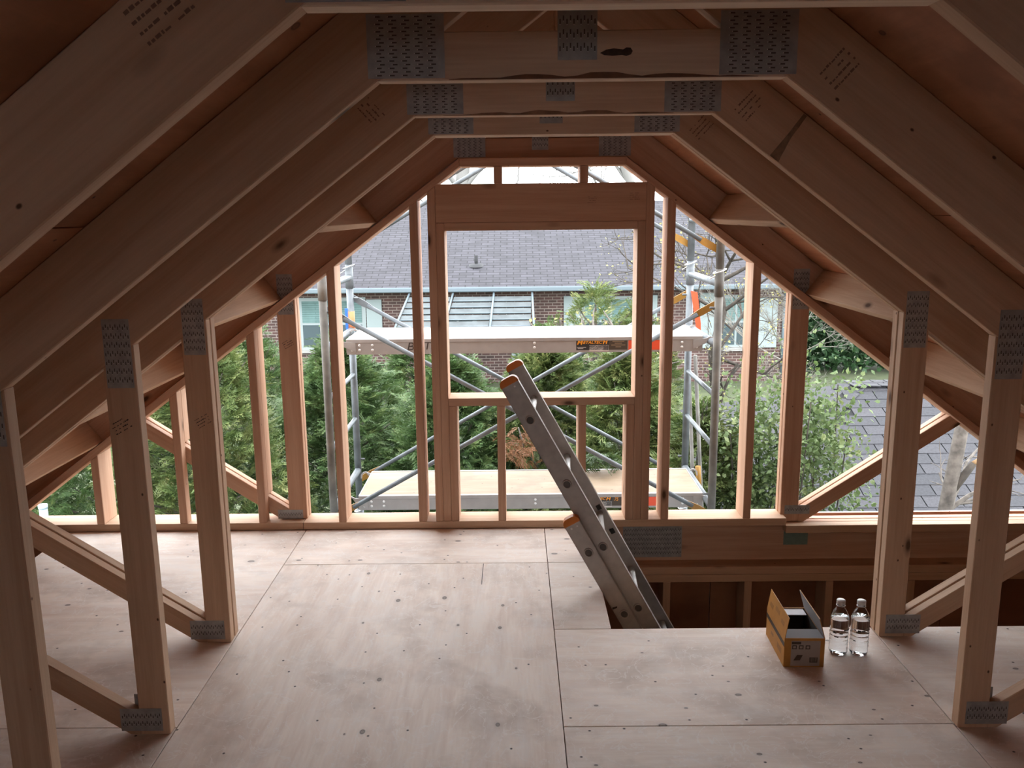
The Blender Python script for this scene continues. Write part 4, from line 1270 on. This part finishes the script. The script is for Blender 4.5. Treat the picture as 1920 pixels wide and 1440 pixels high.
cedar(-1.2, 9.9, 0.05, 1.15, 1500, 'dark cedar in the second row left of the ladder', 'cedar_d')
cedar(0.35, 10.0, 0.10, 1.10, 1500, 'dark cedar in the second row behind the ladder', 'cedar_d')
cedar(-4.55, 11.6, 0.30, 0.8, 900, 'cedar in front of the left house window', 'cedar_d')

# cedar sprig lying over the back edge of the lower plank
sp = thing('cedar_sprig', (0.40, 5.05, -0.02), 'loose green cedar sprig drooping over the lower plank', 'sprig')
n = 46
pos = np.stack([RNG.uniform(0.22, 0.58, n), RNG.uniform(4.98, 5.22, n), RNG.uniform(0.015, 0.10, n)], 1)
dirs = np.stack([RNG.normal(0, 1, n), RNG.normal(-0.2, 0.6, n), RNG.normal(-0.02, 0.18, n)], 1)
scatter('leaves', pos, dirs, RNG.normal(0, 0.5, n), RNG.uniform(0.08, 0.15, n), 'cedar_d', sp, (0.4, 5.05, -0.02))
tube('stem', [(0.22, 5.20, 0.07), (0.40, 5.12, 0.03), (0.56, 5.03, 0.008)], 0.003, 'bark', sp, 6)
# dead brown cedar patch
dp = thing('dead_branch', (0.05, 7.0, -0.4), 'patch of dead brown cedar leaves right of the middle stud', 'branch')
n = 60
pos = np.stack([RNG.normal(-0.02, 0.09, n), RNG.normal(6.95, 0.08, n), RNG.normal(-0.36, 0.09, n)], 1)
scatter('leaves', pos, RNG.normal(0, 1, (n, 3)), RNG.normal(0, 1, n), RNG.uniform(0.08, 0.16, n), 'brown_leaf', dp, (0.05, 7.0, -0.4))
tube('twig', [(0.15, 7.3, -0.7), (0.0, 6.95, -0.4), (-0.05, 6.9, -0.2)], 0.006, 'bark', dp, 6)

# leaf template for broad leaved plants
LV = np.array([(0, 0, 0), (0.45, 0.28, 0.04), (1, 0, -0.08), (0.45, -0.28, 0.04)], dtype=np.float32)
LEAF = [(LV, np.array([(0, 1, 2, 3)], dtype=np.int32)),
        (np.concatenate([LV, LV * 0.7 + (0.1, 0.25, 0.03)]).astype(np.float32), np.array([(0, 1, 2, 3), (4, 5, 6, 7)], dtype=np.int32))]
def branches(p, d, L, r, depth, rn, out, spread=0.6, up=0.12, kids=(2, 4)):
    pts = [Vector(p)]
    dd = Vector(d).normalized()
    n_s = 4
    for i in range(n_s):
        dd = (dd + Vector((rn.gauss(0, 0.10), rn.gauss(0, 0.10), rn.gauss(0, 0.08) + up * 0.25))).normalized()
        pts.append(pts[-1] + dd * L / n_s)
    out.append((pts, [r * (1 - 0.5 * i / n_s) for i in range(n_s + 1)]))
    if depth > 0:
        for _ in range(rn.randint(*kids)):
            i = rn.randint(1, n_s)
            nd = (dd + Vector((rn.gauss(0, spread), rn.gauss(0, spread * 0.6), rn.gauss(0, spread)))).normalized()
            branches(pts[i], nd, L * rn.uniform(0.5, 0.75), r * 0.55, depth - 1, rn, out, spread, up, kids)
def tips(out):
    return [(o[0][-1], o[0][-1] - o[0][-2]) for o in out if o[1][0] < 0.02]

# bare garden trees in front of the house
def bare(name, base, d0, L, r, depth, seed, label, mat, trunk_path=None, leaves=None, spread=0.55, up=0.1, kids=(2, 4), cat='tree'):
    rn = random.Random(seed)
    t = thing(name, base, label, cat)
    P = trunk_path or [base, tuple(Vector(base) + Vector(d0).normalized() * L)]
    tube('trunk', P, [r * (1 - 0.35 * i / max(1, len(P) - 1)) for i in range(len(P))], mat, t, 10)
    out = []
    for i in range(1, len(P)):
        for _ in range(2 if i < len(P) - 1 else 4):
            nd = Vector((rn.gauss(d0[0], spread), rn.gauss(d0[1], spread * 0.5), d0[2] * 0.6 + rn.gauss(0.1, 0.35)))
            branches(P[i], nd, L * rn.uniform(0.5, 0.8), r * 0.36, depth, rn, out, spread, up, kids)
    multi_tube('branches', out, mat, t, 5, base)
    if leaves:
        lm_, per, sz, sprd = leaves
        tp = tips(out)
        pos, dirs = [], []
        for p, dd in tp:
            for _ in range(per):
                pos.append(tuple(p + Vector((rn.gauss(0, sprd), rn.gauss(0, sprd), rn.gauss(0, sprd)))))
                dirs.append((dd.x * 2 + rn.gauss(0, 1), dd.y * 2 + rn.gauss(0, 1), dd.z + rn.gauss(0.2, 0.6)))
        n = len(pos)
        scatter('leaves', np.array(pos), np.array(dirs), RNG.normal(0, 0.8, n), RNG.uniform(0.5, 1.2, n) * sz, lm_, t, base, LEAF)
    return t
bare('garden_tree', (0.98, 9.2, GZ), (0.15, 0, 0.35), 0.7, 0.10, 2, 5, 'grey trunked garden tree rising behind the upper plank', 'bark',
     [(0.98, 9.2, GZ), (0.93, 9.2, -1.2), (0.90, 9.2, -0.2), (0.93, 9.2, 0.15)], ('bud', 2, 0.05, 0.03), 0.5)
bare('budding_tree', (2.75, 11.6, GZ), (0.10, 0, 1), 1.5, 0.085, 4, 9, 'budding tree with bare branches before the right house window', 'bark_d',
     [(2.75, 11.6, GZ), (2.7, 11.6, -1.3), (2.62, 11.6, -0.4), (2.72, 11.6, 0.2), (2.66, 11.6, 0.6)], ('bud', 1, 0.040, 0.03), 0.6, 0.15, (2, 4))
bare('bare_shrub', (4.9, 15.0, GZ), (-0.1, 0, 1), 1.4, 0.05, 4, 12, 'grey bare shrub between the house and the hedge', 'twig',
     [(4.9, 15.0, GZ), (4.9, 15.0, -2.0), (4.95, 15.0, -1.2)], None, 0.45, 0.1, (4, 5), 'shrub')
bare('broken_tree', (2.45, 5.0, GZ), (0.35, 0.35, 0.8), 0.6, 0.052, 3, 22, 'slender broken tree trunk standing in front of the garage roof', 'bark',
     [(2.30, 5.0, GZ), (2.42, 5.0, -1.2), (2.53, 5.0, -0.28), (2.585, 5.0, 0.25), (2.66, 5.0, 0.7)], None, 0.4, 0.05, (2, 3))
bare('tall_tree', (-2.4, 36.0, GZ), (0.3, 0, 1), 4.5, 0.34, 3, 31, 'tall bare tree far behind the brick house on the left', 'bark_far',
     [(-2.4, 36.0, GZ), (-2.3, 36.0, 0.0), (-2.2, 36.0, 2.4), (-2.0, 36.0, 4.5), (-1.5, 36, 7.0)], None, 0.55, 0.25, (2, 4))
bare('tall_tree', (5.6, 38.0, GZ), (-0.3, 0, 1), 4.5, 0.24, 4, 34, 'bare tree far behind the brick house on the right', 'bark_far',
     [(5.6, 38.0, GZ), (5.5, 38.0, 0.0), (5.0, 38.0, 2.6), (4.2, 38.0, 4.6), (3.6, 38, 7.0)], None, 0.6, 0.2, (2, 4))
bt = bpy.data.objects['broken_tree']
tube('broken_stub', [(2.535, 5.0, -0.17), (2.60, 4.99, -0.07), (2.665, 4.98, 0.035)], [0.030, 0.026, 0.020], 'bark_d', bt, 8)
tube('torn_end', [(2.662, 4.981, 0.030), (2.70, 4.975, 0.075)], [0.017, 0.002], plain('torn_wood', (0.36, 0.22, 0.11), 0.8), bt, 6)
def leafy(name, base, center, rx, ry, rz, n, label, size, mat, seed):
    rn = random.Random(seed)
    t = thing(name, base, label, 'shrub', 'leafy shrubs by the garage')
    out = []
    for i in range(14):
        tgt = Vector((center[0] + rn.uniform(-rx, rx), center[1] + rn.uniform(-ry, ry), center[2] + rn.uniform(-rz, rz)))
        mid = (Vector(base) + tgt) / 2 + Vector((rn.gauss(0, 0.1), 0, 0.2))
        out.append(([Vector(base), mid, tgt], [0.018, 0.010, 0.004]))
    multi_tube('stems', out, 'bark_d', t, 5, base)
    # clustered leaves
    cl = RNG.normal(0, 1, (max(12, n // 45), 3)) * np.array([rx, ry, rz]) * 0.55 + np.array(center)
    ci = RNG.integers(0, len(cl), n)
    pos = cl[ci] + RNG.normal(0, 0.10, (n, 3))
    scatter('leaves', pos, RNG.normal(0, 1, (n, 3)) + (0, 0, 0.2), RNG.normal(0, 1, n), RNG.uniform(0.6, 1.3, n) * size, mat, t, base, LEAF)
    return t
leafy('leafy_shrub', (2.15, 5.9, GZ), (2.02, 5.9, -0.12), 0.25, 0.22, 0.52, 3600, 'fresh green shrub right of the gable post in front of the garage roof', 0.042, 'shrub', 3)
leafy('leafy_shrub', (1.65, 6.3, GZ), (1.66, 6.1, -0.42), 0.26, 0.20, 0.52, 3800, 'fresh green shrub between the scaffold leg and the gable post', 0.042, 'shrub', 4)

# clipped hedge at the end of the lawn
hd = thing('hedge', (13.0, 25.0, GZ), 'dense dark green hedge beyond the garage', 'hedge')
n = 24000
a = RNG.uniform(0, 1, n)
pos = np.stack([7.9 + a * 11.0, 25.0 + RNG.normal(0, 0.5, n) - 0.3, GZ + RNG.uniform(0.1, 3.4, n) * (0.9 + 0.12 * np.sin(a * 40))], 1)
scatter('leaves', pos, RNG.normal(0, 1, (n, 3)) + (0, -0.8, 0.3), RNG.normal(0, 1, n), RNG.uniform(0.12, 0.24, n), 'hedge', hd, (13.0, 25.0, GZ), LEAF)
for i in range(12):
    xx = 8.2 + i * 0.95
    tube('stem', [(xx, 25.2, GZ), (xx, 25.2, GZ + 2.8)], [0.08, 0.03], 'bark_d', hd, 6)
